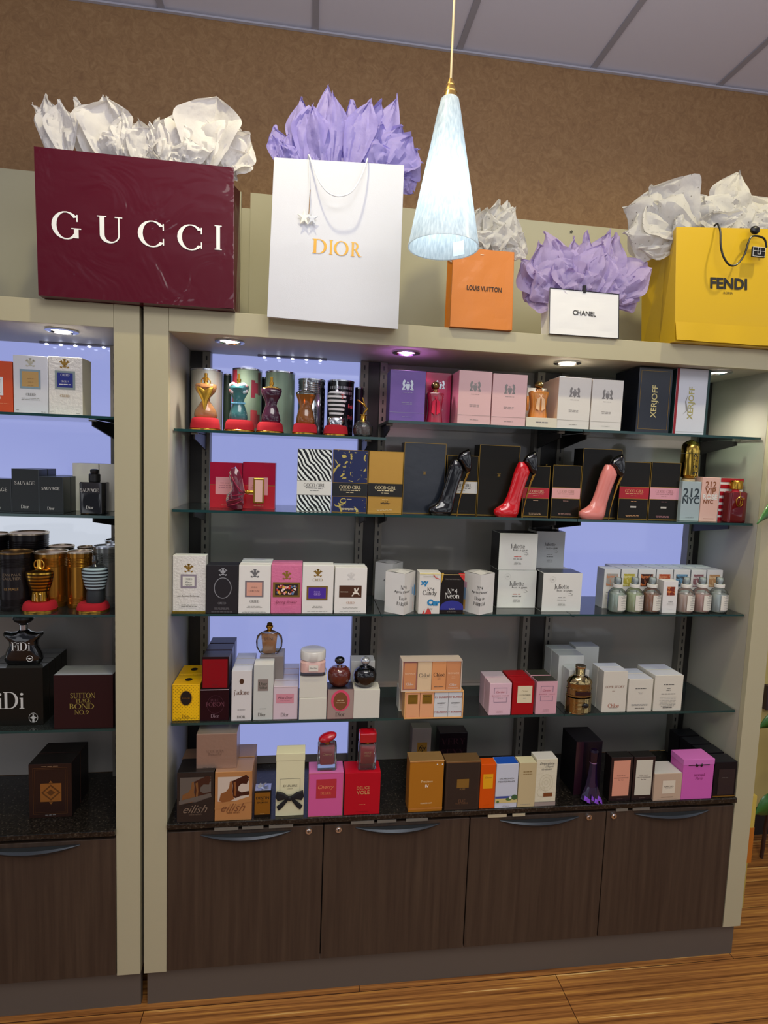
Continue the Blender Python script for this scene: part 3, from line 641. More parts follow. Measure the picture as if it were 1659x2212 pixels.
def tissue(label, mat, petals, Y, base, seed=1, soft=1., wf=.62):
    """petals: (bx,by,tx,ty,width_px,dy) in photo pixels; each a folded sheet standing in the bag"""
    rr = random.Random(seed); P0 = PY(base[0], base[1], Y); root = empty('tissue_paper', P0, label, 'tissue paper', 'tissue paper bursting out of the bags')
    px = (PY(base[0] + 10, base[1], Y) - P0).length / 10
    for (bx_, by_, tx, ty, w, dy) in petals:
        A = PY(bx_, by_ + 10, Y + dy * .4) - P0; T = PY(tx, ty, Y + dy) - P0; ax = T - A; Ln = ax.length; side = Vector((ax.z, 0, -ax.x)).normalized(); nrm = Vector((0, -1, 0))
        nu, nv = 15, 17; V = []; fold = rr.uniform(.3, .75) * rr.choice((-1, 1)); cf = rr.uniform(-.35, .35); sk = rr.uniform(-.9, .9); sd = rr.uniform(0, 50); c2 = rr.uniform(-.6, .6)
        for j in range(nv):
            v = j / (nv - 1); hw = w * px * wf * (.34 + .66 * min(1, v * 1.5) ** .8) * (1 if v < .55 else max(.03, 1 - ((v - .55) / .45) ** (1.15 + .5 * soft)))
            for i in range(nu):
                u = -1 + 2 * i / (nu - 1); vv = v * (1 - .06 * soft * abs(u - cf)) + sk * .07 * u * v * (1 - v * .5)
                q = A + ax * vv + side * (u * hw) + nrm * (fold * (abs(u - cf) - .5) * hw + .25 * hw * abs((u - c2) * (1 - v) + .3 * v))
                k = noise.noise_vector(Vector((u * 1.1 + sd, v * 1.6, sd))) * (.012 * v)
                c_ = noise.voronoi(Vector((u * 1.5 + sd, v * 2.6, sd)), distance_metric='DISTANCE', exponent=2)[0]
                V.append(q + k + nrm * (.020 * soft * (c_[1] - c_[0]) + .004 * noise.noise(Vector((u * 6 + sd, v * 9, 3)))))
        m = MB(); F = []
        for j in range(nv - 1):
            for i in range(nu - 1):
                a = j * nu + i; F.append((a, a + 1, a + nu + 1, a + nu))
        m.add(V, F, mat); o = m.build('sheet', root); o.data.polygons.foreach_set('use_smooth', [True] * len(F)); o.data.set_sharp_from_angle(angle=.45)
    return root
WT = nodemat('tissue_white', m_tissue('#e9e6e4')); LT = nodemat('tissue_lavender', m_tissue('#a79cdc')); LT2 = nodemat('tissue_lilac', m_tissue('#c3b2dd', tr=.45)); ST_ = nodemat('tissue_speckled', m_tissue('#dcdad6', True, .45))
# dark red bag
c1 = [(73, 316), (505, 362), (505, 673), (83, 642)]
def m_gloss(nt, N, L, b):
    b.inputs['Base Color'].default_value = lin('#520b1e'); b.inputs['Roughness'].default_value = .3; b.inputs['Coat Weight'].default_value = .45; b.inputs['Coat Roughness'].default_value = .08; b.inputs['Specular IOR Level'].default_value = .15
    mp = coords(N, L, (1, 1, 1)); n = N.new('ShaderNodeTexNoise'); n.inputs['Scale'].default_value = 7; n.inputs['Detail'].default_value = 3; n.inputs['Distortion'].default_value = 1.2
    L.new(mp.outputs[0], n.inputs['Vector']); bp = N.new('ShaderNodeBump'); bp.inputs['Strength'].default_value = .55; bp.inputs['Distance'].default_value = .02
    L.new(n.outputs['Fac'], bp.inputs['Height']); L.new(bp.outputs[0], b.inputs['Coat Normal'])
RED = nodemat('glossy_dark_red', m_gloss)
WL = C('#f2f3ee', .4)
g, mp = bag('paper_bag', 'large glossy dark red bag with wide white serif letters', c1, -.030, .125, RED,
    [ptxt(c1, 'G', 110, 486, 172, 488, 62, WL, part='letter'), ptxt(c1, 'U', 206, 496, 260, 498, 60, WL, part='letter'), ptxt(c1, 'C', 293, 504, 350, 507, 60, WL, part='letter'), ptxt(c1, 'C', 379, 512, 434, 515, 59, WL, part='letter'), ptxt(c1, 'I', 462, 514, 478, 515, 56, WL, part='letter')], .0007)
m = MB(); m.box(.232, .015, 0, .2335, .09, .235, RED); 
tissue('crumpled white tissue paper standing in the dark red bag', WT, [(115, 320, 105, 208, 62, .02), (145, 322, 128, 215, 70, .0), (150, 325, 70, 224, 34, .03), (182, 328, 165, 216, 40, .05), (205, 330, 222, 208, 90, .02), (235, 335, 235, 212, 96, .0), (250, 338, 268, 240, 60, -.01), (290, 340, 300, 262, 80, .01), (300, 345, 322, 268, 60, -.01),
   (335, 345, 340, 255, 60, .01), (350, 348, 345, 268, 50, -.015), (375, 350, 372, 250, 90, .0), (410, 352, 430, 236, 110, .02), (440, 356, 466, 204, 130, .0), (470, 360, 505, 250, 110, .01), (480, 362, 545, 295, 95, .0), (490, 362, 535, 330, 70, -.01), (400, 352, 400, 300, 100, -.02), (255, 338, 215, 290, 70, -.02), (495, 372, 512, 372, 30, -.02), (330, 345, 345, 338, 46, -.03)], .02, (290, 345), 3)
# white bag
c2 = [(592, 340), (873, 357), (860, 711), (577, 684)]
GL = C('#a37a34', .3, .85)
WB = C('#d0d2d9', .45, 0, .15, 0, .1, 700.)
g, mp = bag('paper_bag', 'tall white bag with gold letters and looped white cord', c2, -.045, .10, WB,
    [ptxt(c2, 'D', 673, 529, 704, 531, 31, GL, part='letter'), ptxt(c2, 'I', 709, 532, 717, 532, 31, GL, part='letter'), ptxt(c2, 'O', 719, 533, 751, 536, 31, GL, part='letter'), ptxt(c2, 'R', 756, 536, 780, 538, 30, GL, part='letter')], .0006, sag=1)
def loc_on(g, x, y, Y): return PY(x, y, Y) - g.location
def cord(g, pts, r_, mt, name='handle'):
    P = [loc_on(g, *q) for q in pts]; out = []
    for i in range(len(P) - 1):                                  # Catmull-Rom
        a, b_, c_, d_ = P[max(i - 1, 0)], P[i], P[i + 1], P[min(i + 2, len(P) - 1)]
        for k in range(5):
            s = k / 5; out.append(.5 * ((2 * b_) + (c_ - a) * s + (2 * a - 5 * b_ + 4 * c_ - d_) * s * s + (3 * b_ - a - 3 * c_ + d_) * s ** 3))
    out.append(P[-1]); m = MB(); tube(m, out, r_, mt, 8); return m.build(name, g, smooth=True)
CW = C('#eef0f2', .5)
cord(g, [(666, 350, -.04), (667, 335, -.05), (676, 358, -.062), (690, 392, -.074), (708, 415, -.08), (731, 424, -.08), (757, 416, -.08), (776, 390, -.072), (790, 355, -.06), (794, 343, -.05), (793, 352, -.042)], .0019, CW)
m = MB(); q = loc_on(g, 668, 440, -.056)
cord(g, [(667, 345, -.05), (669, 390, -.053), (669, 430, -.055)], .0009, CW, 'charm_thread'); cord(g, [(670, 410, -.055), (667, 462, -.056)], .0009, GL, 'charm_pin')
for (cx_, cy_, r1, mt) in ((657, 470, .022, C('#e8e6da', .4, 0, .3)), (674, 472, .019, C('#c9cdd6', .4, 0, .3))):
    m = MB(); q = loc_on(g, cx_, cy_, -.054); out = []
    for k in range(10):
        a = math.pi / 2 + k * math.pi / 5; rr_ = r1 * (1 if k % 2 == 0 else .36); out.append((q.x + rr_ * math.cos(a) * .8, q.z + rr_ * math.sin(a)))
    puff(m, out, .003, mt, y0=q.y); m.build('star_charm', g)
tissue('lavender tissue paper spiking out of the tall white bag', LT, [(610, 350, 583, 292, 42, .02), (625, 352, 594, 272, 52, .04), (640, 350, 608, 310, 50, -.0), (655, 350, 650, 208, 74, .03), (668, 352, 672, 225, 80, .02), (700, 352, 706, 180, 50, .02), (695, 352, 676, 226, 70, .0), (715, 352, 718, 205, 68, .01), (738, 352, 740, 248, 62, .04),
   (752, 352, 760, 216, 60, .03), (757, 354, 798, 216, 72, .0), (775, 354, 820, 216, 56, .02), (790, 356, 858, 208, 64, .03), (790, 356, 826, 262, 70, .01), (805, 358, 870, 272, 70, .02), (830, 360, 888, 292, 90, .0), (820, 358, 812, 300, 80, -.01), (850, 362, 905, 322, 66, .02), (866, 365, 913, 352, 60, .03), (872, 370, 893, 415, 50, .035), (640, 350, 628, 278, 60, .03), ], .0, (735, 350), 11, .6, .56)
# orange bag
c3 = [(980, 533), (1111, 545), (1106, 717), (972, 709)]
ORG = C('#cc750f', .45, 0, .1, 0, .1, 500.)
g, mp = bag('paper_bag', 'small orange bag with thin brown capital letters', c3, -.012, .065, ORG, [ptxt(c3, 'LOUIS VUITTON', 1008, 622, 1083, 628, 11, C('#1c0d04', .6), 'b', bold=.02), r(.44, .928, .50, .937, C('#d8c7a8', .4), 'slit')], .001)
tissue('white speckled tissue paper fluffed up in the small orange bag', ST_, [(992, 540, 960, 553, 36, .03), (1000, 540, 985, 500, 50, .02), (1020, 540, 1030, 452, 60, .03), (1040, 542, 1050, 446, 55, .01), (1055, 544, 1078, 430, 50, .02), (1070, 545, 1098, 432, 56, .03), (1080, 546, 1112, 446, 62, .01), (1095, 548, 1134, 500, 60, .02), (1060, 545, 1066, 480, 62, -.01), (1035, 542, 1020, 495, 60, -.01), (1095, 546, 1118, 530, 50, -.01), (1080, 546, 1092, 490, 60, -.015)], .02, (1045, 540), 21)
# white bag with black edges
c4 = [(1188, 622), (1337, 636), (1336, 732), (1186, 722)]
g, mp = bag('paper_bag', 'small white bag with black edges and small black letters', c4, -.006, .055, C('#e9e9e6', .4, 0, .1), [ptxt(c4, 'CHANEL', 1237, 674, 1287, 680, 11, INK, 'b', bold=.015)], .0008, edge=BLK)
u0, v0 = puv(c4, 1262, 628); m = MB(); q = mp(u0, v0, .0005); m.box(q[0] - .0038, q[1] - .0012, q[2] - .006, q[0] + .0038, q[1] + .012, q[2] + .014, BLK); m.build('ribbon', g)
tissue('lilac tissue paper spread wide out of the small white bag', LT2, [(1200, 630, 1125, 560, 80, .03), (1195, 632, 1118, 600, 60, .04), (1200, 632, 1130, 645, 62, .03), (1210, 630, 1160, 525, 90, .03), (1215, 628, 1175, 500, 76, .02), (1225, 628, 1195, 520, 80, .01), (1235, 630, 1205, 550, 60, -.005), (1245, 630, 1240, 512, 50, .03), (1255, 630, 1265, 502, 60, .02), (1262, 632, 1300, 520, 66, .0), (1270, 632, 1316, 494, 60, .02), (1280, 634, 1310, 540, 60, .0),
   (1290, 634, 1333, 502, 50, .03), (1300, 636, 1350, 548, 70, .02), (1305, 636, 1395, 560, 80, .02), (1300, 638, 1408, 577, 64, .0), (1315, 640, 1390, 620, 70, .02), (1320, 642, 1375, 640, 50, .03), (1240, 630, 1225, 580, 70, -.015), (1275, 634, 1265, 585, 66, -.015), (1205, 632, 1150, 590, 76, .0), (1330, 640, 1370, 600, 70, .0)], .02, (1262, 628), 31)
# yellow bag
c5 = [(1461, 490), (1750, 496), (1752, 768), (1457, 741)]
YEL = C('#d0a90e', .42, 0, .25, 0, .15, 9.)
g, mp = bag('paper_bag', 'large yellow bag with black letters and black cord', c5, -.020, .16, YEL, [ptxt(c5, 'FENDI', 1532, 612, 1611, 616, 24, INK, 'b', bold=.04), ptxt(c5, 'ROMA', 1560, 634, 1580, 636, 5, INK, 'b'), ], .0008)
m = MB(); V = []
for i in range(13):
    u = i / 12; a = mp(u, .175, .003 + .002 * math.sin(i)); b_ = mp(u, .012, .008 + .003 * math.sin(i * 1.7)); V += [a, b_]
m.add(V, [(2 * i, 2 * i + 1, 2 * i + 3, 2 * i + 2) for i in range(12)], YEL); m.build('bottom_fold', g, smooth=True)
cord(g, [(1543, 488, -.01), (1550, 484, -.025), (1556, 500, -.035), (1557, 530, -.045), (1563, 555, -.05), (1577, 573, -.052), (1593, 570, -.052), (1608, 550, -.05), (1616, 525, -.046), (1626, 510, -.042), (1650, 515, -.036), (1656, 535, -.034)], .0026, BLK)
m = MB(); q = loc_on(g, 1631, 497, -.04); ball(m, (q.x, q.y, q.z), .014, .008, .011, BLK, 12); m.build('cord_knot', g, smooth=True)
m = MB(); q = loc_on(g, 1638, 545, -.042); m.box(q.x - .02, q.y - .003, q.z - .014, q.x + .02, q.y + .003, q.z + .014, BLK); ch = m.build('bag_charm', g, bevel=.002)
m = MB()
for (a, b_) in (((-.018, -.012), (.018, -.012)), ((-.018, .012), (.018, .012)), ((-.018, .002), (.018, .002)), ((-.018, -.012), (-.018, .012)), ((.018, -.012), (.018, .012)), ((-.004, .002), (-.004, .012)), ((.004, .002), (.004, .012)), ((-.004, -.006), (.004, -.006)), ((-.004, -.006), (-.004, .002)), ((.004, -.006), (.004, .002))):
    tube(m, [(q.x + a[0], q.y - .0035, q.z + a[1]), (q.x + b_[0], q.y - .0035, q.z + b_[1])], .0006, WHT, 5)
m.build('white_stitching', ch)
tissue('white speckled tissue paper billowing out of the yellow bag', ST_, [(1470, 496, 1340, 455, 110, .02), (1475, 500, 1398, 405, 130, .0), (1470, 500, 1345, 500, 90, -.01), (1480, 500, 1375, 540, 56, -.01), (1500, 496, 1415, 440, 110, -.01), (1510, 494, 1475, 418, 90, .03), (1530, 494, 1520, 425, 110, .02), (1560, 494, 1596, 367, 80, .01), (1565, 494, 1590, 420, 110, .0), (1590, 494, 1610, 430, 90, .02), (1610, 496, 1660, 440, 120, .03), (1640, 496, 1700, 430, 120, .02), (1620, 496, 1650, 455, 90, -.01), (1540, 494, 1540, 455, 90, -.02), (1490, 498, 1455, 470, 90, -.025)], .03, (1555, 492), 41)
# ================================================================== merchandise helpers
LG = C('#8a8a86', .6); DG = C('#4c4a48', .6); SIL2 = C('#a7a9ad', .3, .7); W1 = C('#e6e4df', .45); W2 = WRAP('#dedcd8'); CREAM = C('#e4dfcb', .5); OFF = C('#cfcabd', .5)
def back(o, n, step, labels, dx=0.):
    out = []
    for i in range(n):
        out.append(dup(o, (o.location.x + dx * (i + 1), o.location.y + step * (i + 1), o.location.z), labels[i]))
    return out
def yb(sh, x, bot, z=None): return PZ(x, bot, (SH[sh] + GT if z is None else z)).y
def loc_top(o):
    zs = [v.co.z for v in o.data.vertices]; ls = [v.co.z for c in o.children if c.name.startswith('lid') for v in c.data.vertices]
    return o.location.z + max(zs + ls)
def bottle(name, label, sh, l, r_, top, Y, parts, z=None, rot=0, cat='perfume bottle', group=None, n=28):
    X, W, Z, H = place(sh, l, r_, top, Y, z); root = empty(name, (X, Y, Z), label, cat, group, rot)
    for pn, secs, mat in parts:
        m = MB(); loft(m, [(s[0] * H, s[1] * W, s[2] * W, (s[3] if len(s) > 3 else 0) * W, (s[4] if len(s) > 4 else 0) * W, s[5] if len(s) > 5 else 2) for s in secs], mat, n)
        m.build(pn, root, smooth=True)
    root['w'] = W; root['h'] = H
    return root, W, H
def can(label, sh, l, r_, top, Y, mat, rim=SILVER, ribs=(), group='round tins on the shelves', lidm=None, pr=()):
    X, W, Z, H = place(sh, l, r_, top, Y); R = W / 2; root = empty('round_tin', (X, Y, Z), label, 'tin', group)
    S = [(0, R * .98, R * .98), (.002, R, R)]
    for (a, b_, k) in ribs:
        for i in range(k):
            z = H * (a + (b_ - a) * i / k); dz = H * (b_ - a) / k; S += [(z, R, R), (z + dz * .3, R * .965, R * .965), (z + dz * .6, R * .965, R * .965), (z + dz * .9, R, R)]
    S.append((H - .005, R, R)); m = MB(); loft(m, S, mat, 36)
    m.build('body', root, smooth=True)
    m = MB(); loft(m, [(H - .005, R * 1.0, R * 1.0), (H - .004, R * 1.03, R * 1.03), (H, R * 1.03, R * 1.03), (H, R * .94, R * .94), (H - .003, R * .92, R * .92)], rim, 36, cap=False)
    loft(m, [(H - .0035, R * .93, R * .93), (H - .003, R * .93, R * .93)], lidm or rim, 36); m.build('lid', root, smooth=True)
    for (uc, v0, v1, aw, mt) in pr:                       # printed patches that follow the curve: angle (deg from front), heights
        q = MB(); V = []; n = 8
        for i in range(n + 1):
            a = math.radians(-90 + uc - aw / 2 + aw * i / n); V += [(R * 1.004 * math.cos(a), R * 1.004 * math.sin(a), v0 * H), (R * 1.004 * math.cos(a), R * 1.004 * math.sin(a), v1 * H)]
        q.add(V, [(2 * i, 2 * i + 2, 2 * i + 3, 2 * i + 1) for i in range(n)], mt); q.build('printed_patch', root)
    return root, R, H
def curvetext(root, s, R, z, w, mat, h=None, font='b', ang=0, name='lettering'):
    V, F = glyphs(s, font); x0 = min(q[0] for q in V); x1 = max(q[0] for q in V); y0 = min(q[1] for q in V); y1 = max(q[1] for q in V); k = w / (x1 - x0); ky = k if not h else h / (y1 - y0)
    P = []
    for q in V:
        a = math.radians(-90 + ang) + (q[0] - (x0 + x1) / 2) * k / R; P.append((R * 1.008 * math.cos(a), R * 1.008 * math.sin(a), z + (q[1] - (y0 + y1) / 2) * ky))
    m = MB(); m.add(P, F, mat); m.build(name, root)
def velvet(label, sh, l, r_, top, Y, ry=.036):
    X, W, Z, H = place(sh, l, r_, top, Y); R = W / 2; root = empty('velvet_stand', (X, Y, Z), label, 'display stand', 'red velvet stands under torso bottles')
    m = MB(); loft(m, [(0, R * .99, ry), (.0, R, ry * 1.01), (.004, R, ry * 1.01), (.005, R * .97, ry * .98)], GOLD, 32); m.build('gold_rim', root, smooth=True)
    m = MB(); loft(m, [(.0052, R * .955, ry * .96, 0, 0, 2.6), (H * .5, R * .93, ry * .93, 0, 0, 2.6), (H * .85, R * .87, ry * .87, 0, 0, 2.6), (H, R * .78, ry * .78, 0, 0, 2.6)], VELVET, 32); m.build('velvet_cushion', root, smooth=True)
    return Z + H
def torso_secs(bust=.47, waist=.25, hip=.46, top=.78):
    return [(0, hip * .93, .26), (.05, hip, .30), (.16, hip * .92, .30), (.26, (hip + waist) / 2, .23), (.38, waist, .18), (.46, waist * 1.12, .19), (.58, bust * .86, .27), (.68, bust, .33), (.74, bust * .97, .27), (.76, bust * .86, .2)]

# ================================================================== middle/left bay, upper shelf: tins and torso bottles
TORG = 'torso-shaped bottles on velvet stands'
cy = .198
can('pale silver grey tin behind the gold torso bottle', '1a', 413, 480, 800, cy, C('#b9bbb4', .3, .5))
o, R_, H_ = can('sage tin printed with red flowers behind the aqua torso bottle', '1a', 502, 565, 799, cy, C('#8fa58f', .35, .3), pr=[(-62, .0, 1, 50, C('#9a2c3c', .4)), (30, .55, .82, 16, C('#7d2436', .4)), (42, .62, .78, 30, C('#8b2b3f', .4)), (35, .08, .36, 30, C('#a03a3f', .4)), (52, .14, .3, 30, C('#7c2130', .4)), (60, .6, .95, 16, C('#6b4a50', .4))])
can('plain sage green tin behind the plum torso bottle', '1a', 573, 636, 805, cy, C('#8fa792', .35, .3))
o, R_, H_ = can('silver ribbed tin with black dotted side behind the amber torso bottle', '1a', 643, 701, 821, cy, C('#aeb1b6', .12, .9), ribs=((.72, .92, 6),), pr=[(66, .0, .86, 40, BLK)] + [(60, .08 + .085 * i, .115 + .085 * i, 8, SIL2) for i in range(9)])
o, R_, H_ = can('black tin with silver bands and red letters behind the striped torso bottle', '1a', 706, 763, 824, cy, C('#121017', .2), pr=[(0, .75, .80, 110, SIL2), (0, .84, .89, 110, SIL2), (-20, .62, .66, 90, SIL2), (0, .3, .34, 130, C('#2b2838', .4)), (0, .18, .22, 130, C('#2b2838', .4)), (0, .06, .1, 130, C('#2b2838', .4))])
curvetext(o, 'lité', R_, H_ * .55, .02, C('#d84a5c', .5), ang=48); curvetext(o, 'lité', R_, H_ * .36, .02, C('#d84a5c', .5), ang=48); curvetext(o, 'sh', R_, H_ * .70, .012, SIL2, ang=52)
can('narrow dark purple tin at the right end of the tin row', '1a', 765, 784, 838, .215, C('#1d1220', .25))
can('dark green tin mostly hidden between the grey and flowered tins', '1a', 482, 500, 808, .222, C('#2c3a30', .3, .3))
can('dark tin mostly hidden between the two sage tins', '1a', 564, 577, 815, .225, C('#1a1c1a', .3, .3))
vel = [(410, 477, 903, 'red velvet stand under the gold torso bottle'), (484, 551, 908, 'red velvet stand under the aqua torso bottle'), (553, 614, 913, 'red velvet stand under the plum torso bottle'), (630, 687, 916, 'red velvet stand under the amber torso bottle'), (697, 753, 920, 'red velvet stand under the striped torso bottle')]
vz = [velvet(lb, '1a', a, b_, tp, .095) for a, b_, tp, lb in vel]
AMB = glassy('amber_liquid', '#c9803a', .45, body='#b0702e'); AMBL = glassy('pale_amber', '#d9a070', .5, body='#c08a5c')
def neck(mt, z0=.76, w=.07): return [(z0 - .01, w * 1.9, w * 1.5), (z0 + .02, w * 1.2, w * 1.2), (z0 + .05, w * 1.15, w * 1.15), (z0 + .06, w * 1.6, w * 1.6), (z0 + .12, w * 1.6, w * 1.6), (z0 + .125, w * 1.05, w * 1.05), (1.0, w * 1.0, w * 1.0)]
# gold torso
o, W, H = bottle('torso_bottle', 'gold and clear glass torso bottle on the first red velvet stand', '1a', 419, 470, 806, .095, [('glass_body', torso_secs(.47, .17, .5), AMBL), ('cap', neck(0, .765, .065), GOLD)], z=vz[0], group=TORG)
m = MB(); q = [(-.36, .68), (-.2, .72), (-.02, .64), (.02, .64), (.2, .72), (.36, .68), (.3, .56), (.12, .36), (.03, .08), (0, .02), (-.03, .08), (-.12, .36), (-.3, .56)]
puff(m, [(a * W, b_ * H) for a, b_ in q], .012, C('#d8a63e', .2, .9), y0=-.013); m.build('gold_corset', o, smooth=True)
m = MB(); tube(m, [(.012 * math.cos(a), -.002, .80 * H + .012 * math.sin(a)) for a in [k * math.pi / 10 for k in range(21)]], .0016, GOLD, 8); m.build('neck_ring', o, smooth=True)
# aqua torso with flowers
o, W, H = bottle('torso_bottle', 'aqua glass torso bottle with pale flower collar on a red velvet stand', '1a', 490, 541, 807, .095, [('glass_body', torso_secs(.44, .22, .4), glassy('aqua', '#5aa3a5', .55, body='#4b8f95')), ('cap', neck(0, .765, .06), GOLD)], z=vz[1], group=TORG)
m = MB(); rr = random.Random(2)
for k in range(16):
    a = k / 16 * math.pi * 2; ball(m, (W * .3 * math.cos(a), -.004 - .008 * abs(math.sin(a)), H * (.68 + .07 * math.sin(a * 2))), .008, .006, .007, [C('#e9e4ea', .4), C('#e8a6a6', .4), C('#bfe2ea', .4)][k % 3], 8)
m.build('flower_collar', o, smooth=True)
m = MB()
for k in range(9): ball(m, ((k - 4) * .0042, -.0125 + .0008 * abs(k - 4), H * .36), .0028, .002, .0028, C('#7cc6e6', .3), 6)
m.build('bead_belt', o, smooth=True)
# plum torso
o, W, H = bottle('torso_bottle', 'deep plum torso bottle with gold collar on a red velvet stand', '1a', 563, 609, 814, .095, [('glass_body', torso_secs(.5, .26, .46), glassy('plum', '#4a1f38', .8, body='#451a33')), ('cap', neck(0, .765, .065), GOLD)], z=vz[2], group=TORG)
m = MB()
for k in range(20):
    a = k / 20 * math.pi * 2; ball(m, (W * .34 * math.cos(a), -.006 - .006 * abs(math.sin(a)), H * (.72 + .035 * math.sin(a))), .0045, .004, .0038, C('#d2a65a', .25, .9), 6)
m.build('gold_collar', o, smooth=True)
# amber torso
o, W, H = bottle('torso_bottle', 'amber torso bottle with clear shoulders before the silver ribbed tin', '1a', 637, 684, 820, .095, [('glass_body', torso_secs(.47, .28, .44)[:-3] + [(.66, .47, .32)], AMB), ('shoulders', [(.661, .47, .32), (.70, .47, .3), (.76, .26, .18)], GLASS), ('cap', neck(0, .77, .05), CHROME)], z=vz[3], group=TORG)
# striped torso
secs = torso_secs(.47, .33, .4)
o, W, H = bottle('torso_bottle', 'black and white striped torso bottle with silver hips on a red velvet stand', '1a', 706, 748, 823, .095, [('hips', [(0, .4, .3), (.08, .44, .34), (.16, .42, .32), (.2, .36, .25)], CHROME), ('cap', neck(0, .775, .07), CHROME)], z=vz[4], group=TORG)
def stripes(o, W, H, z0, z1, n, prof, ca, cb, name='striped_top'):
    m = MB()
    for k in range(n):
        a = z0 + (z1 - z0) * k / n; b_ = z0 + (z1 - z0) * (k + 1) / n; S = []
        for q in (a, b_):
            f = (q - z0) / (z1 - z0); rx = prof(f); S.append((q * H, rx * W, rx * W * .68))
        loft(m, S, ca if k % 2 else cb, 28, cap=(k in (0, n - 1)))
    return m.build(name, o, smooth=True)
stripes(o, W, H, .2, .76, 12, lambda f: .34 + .15 * math.sin(min(1, f * 1.15) * math.pi / 2) - (.12 * max(0, f - .88) / .12), C('#e4e4e4', .4), BLK)
m = MB()
for k in range(4): m.box(.004, -.0155, H * (.60 + k * .028), .017, -.0145, H * (.612 + k * .028), C('#d8443c', .5))
m.build('red_flash', o)
# round bottle with branches
o, W, H = bottle('round_bottle', 'round clear bottle of dark amber scent topped with a gold branch', '1a', 763, 807, 856, .085, [('glass_body', [(0, .3, .3), (.02, .34, .34), (.05, .46, .42), (.16, .5, .45), (.28, .47, .42), (.38, .32, .3), (.42, .13, .13), (.45, .12, .12)], GLASS), ('perfume', [(.06, .4, .36), (.14, .46, .41), (.25, .45, .4)], glassy('dark_amber', '#6b2a10', .75, body='#5c2410')), ('collar', [(.36, .18, .18), (.40, .14, .14), (.52, .13, .13), (.53, .2, .2), (.545, .2, .2), (.55, .1, .1)], GOLD)], group=None)
m = MB(); tube(m, [(0, 0, .55 * H), (.003, 0, .62 * H), (.010, 0, .70 * H), (.004, 0, .76 * H), (-.006, 0, .83 * H), (-.018, 0, .90 * H)], [.0022, .003, .003, .003, .0026, .0018], GOLD, 8); tube(m, [(.004, 0, .76 * H), (.000, .0, .86 * H), (-.004, 0, .97 * H)], [.0026, .002, .0014], GOLD, 8)
m.build('branch_cap', o, smooth=True)
# ------------------------------------------------------------------ middle/right bays, upper shelf
PB = 'perfume_box'; PINKW = C('#d9b3b4', .45); S2 = C('#8f8a86', .35, .6)
def pdm(m1=S2, m2=S2): return [arms(.5, .70, .032, m1), ln(.5, .56, .34, 1, m2), ln(.5, .36, .34, 2, m2, .03), r(0, .165, 1, .169, m2, 'lid_seam'), ln(.5, .08, .3, 1, m2)]
B(PB, 'cellophaned purple box with silver crest at the left of the pink boxes', '1b', 842, 918, 800, None, .07, WRAP('#6c4aa0'), pdm(SILVER, SIL2))
B(PB, 'hot pink box with silver crest behind the red tasselled bottle', '1b', 919, 973, 805, None, .07, WRAP('#b31a55'), [arms(.56, .76, .028, SILVER), ln(.6, .5, .3, 1, SIL2), ln(.6, .28, .3, 2, SIL2)], Y=.115)
B(PB, 'large pale pink box with grey crest and darker pink left side', '1b', 990, 1061, 801, None, .10, PINKW, pdm(), sidem=C('#d592a0', .45))
B(PB, 'pale pink crested box to the right of the larger pink box', '1b', 1063, 1137, 808, None, .07, PINKW, pdm())
B(PB, 'white box with orange print behind the orange tasselled bottle', '1b', 1136, 1178, 838, None, .05, W1, [r(.0, .45, .12, .8, C('#d88a3a', .5), 'label'), ln(.06, .35, .1, 1, C('#d88a3a', .5))], Y=.15)
B(PB, 'peach white box standing behind the left of two white crested boxes', '1b', 1186, 1210, 822, None, .06, C('#d8bfae', .5), [], Y=.13)
B(PB, 'white crested box left of its cellophaned twin', '1b', 1205, 1275, 815, None, .075, C('#d9d6d0', .45), pdm(), sidem=C('#d8bfae', .5))
B(PB, 'white crested box in shiny crinkled cellophane beside the tall dark box', '1b', 1277, 1344, 820, None, .075, WRAP('#d9d6d0'), pdm())
pl = B('plinth_box', 'low white and gold plinth box under the orange bottle', '1b', 1134, 1201, 902, None, .07, C('#d6d0bd', .5), [ln(.5, .45, .5, 1, S2, .2, .12)], topm=C('#d6a13a', .35, .5))
def pdmbottle(label, l, r_, top, glm, cordm, z=None, Y=.085):
    o, W, H = bottle('tasselled_bottle', label, '1b', l, r_, top, Y, [('glass_body', [(0, .42, .26, 0, 0, 4), (.02, .46, .3, 0, 0, 4), (.3, .38, .27, 0, 0, 4), (.5, .42, .28, 0, 0, 4), (.68, .49, .3, 0, 0, 4), (.72, .46, .28, 0, 0, 4), (.735, .2, .18)], glm), ('neck', [(.73, .16, .16), (.80, .16, .16)], C('#c48a5a', .25, .8))], z=z)
    m = MB(); ball(m, (0, 0, .9 * H), .24 * W, .24 * W, .10 * H, C('#8f7a4a', .15, .9)); m.build('cap', o, smooth=True)
    m = MB(); tube(m, [(-.16 * W, -.2 * W, .76 * H), (-.04 * W, -.31 * W, .6 * H), (0, -.33 * W, .56 * H)], .0012, cordm, 6); tube(m, [(.16 * W, -.2 * W, .76 * H), (.04 * W, -.31 * W, .6 * H), (0, -.33 * W, .56 * H)], .0012, cordm, 6)
    for sgn in (-1, 1):
        for k in range(3): tube(m, [(sgn * .02 * W, -.33 * W, .56 * H), (sgn * (.07 + .05 * k) * W, -.34 * W, .5 * H), (sgn * (.09 + .06 * k) * W, -.34 * W, (.2 + .02 * k) * H)], [.0014, .0022, .0024], cordm, 6)
    ball(m, (0, -.34 * W, .56 * H), .003, .003, .003, cordm, 8); m.build('tassel', o, smooth=True); return o
pdmbottle('red bottle with gold ball cap and red tassels', 920, 958, 824, glassy('deep_red', '#a01030', .85, body='#b01238'), C('#e0204a', .6))
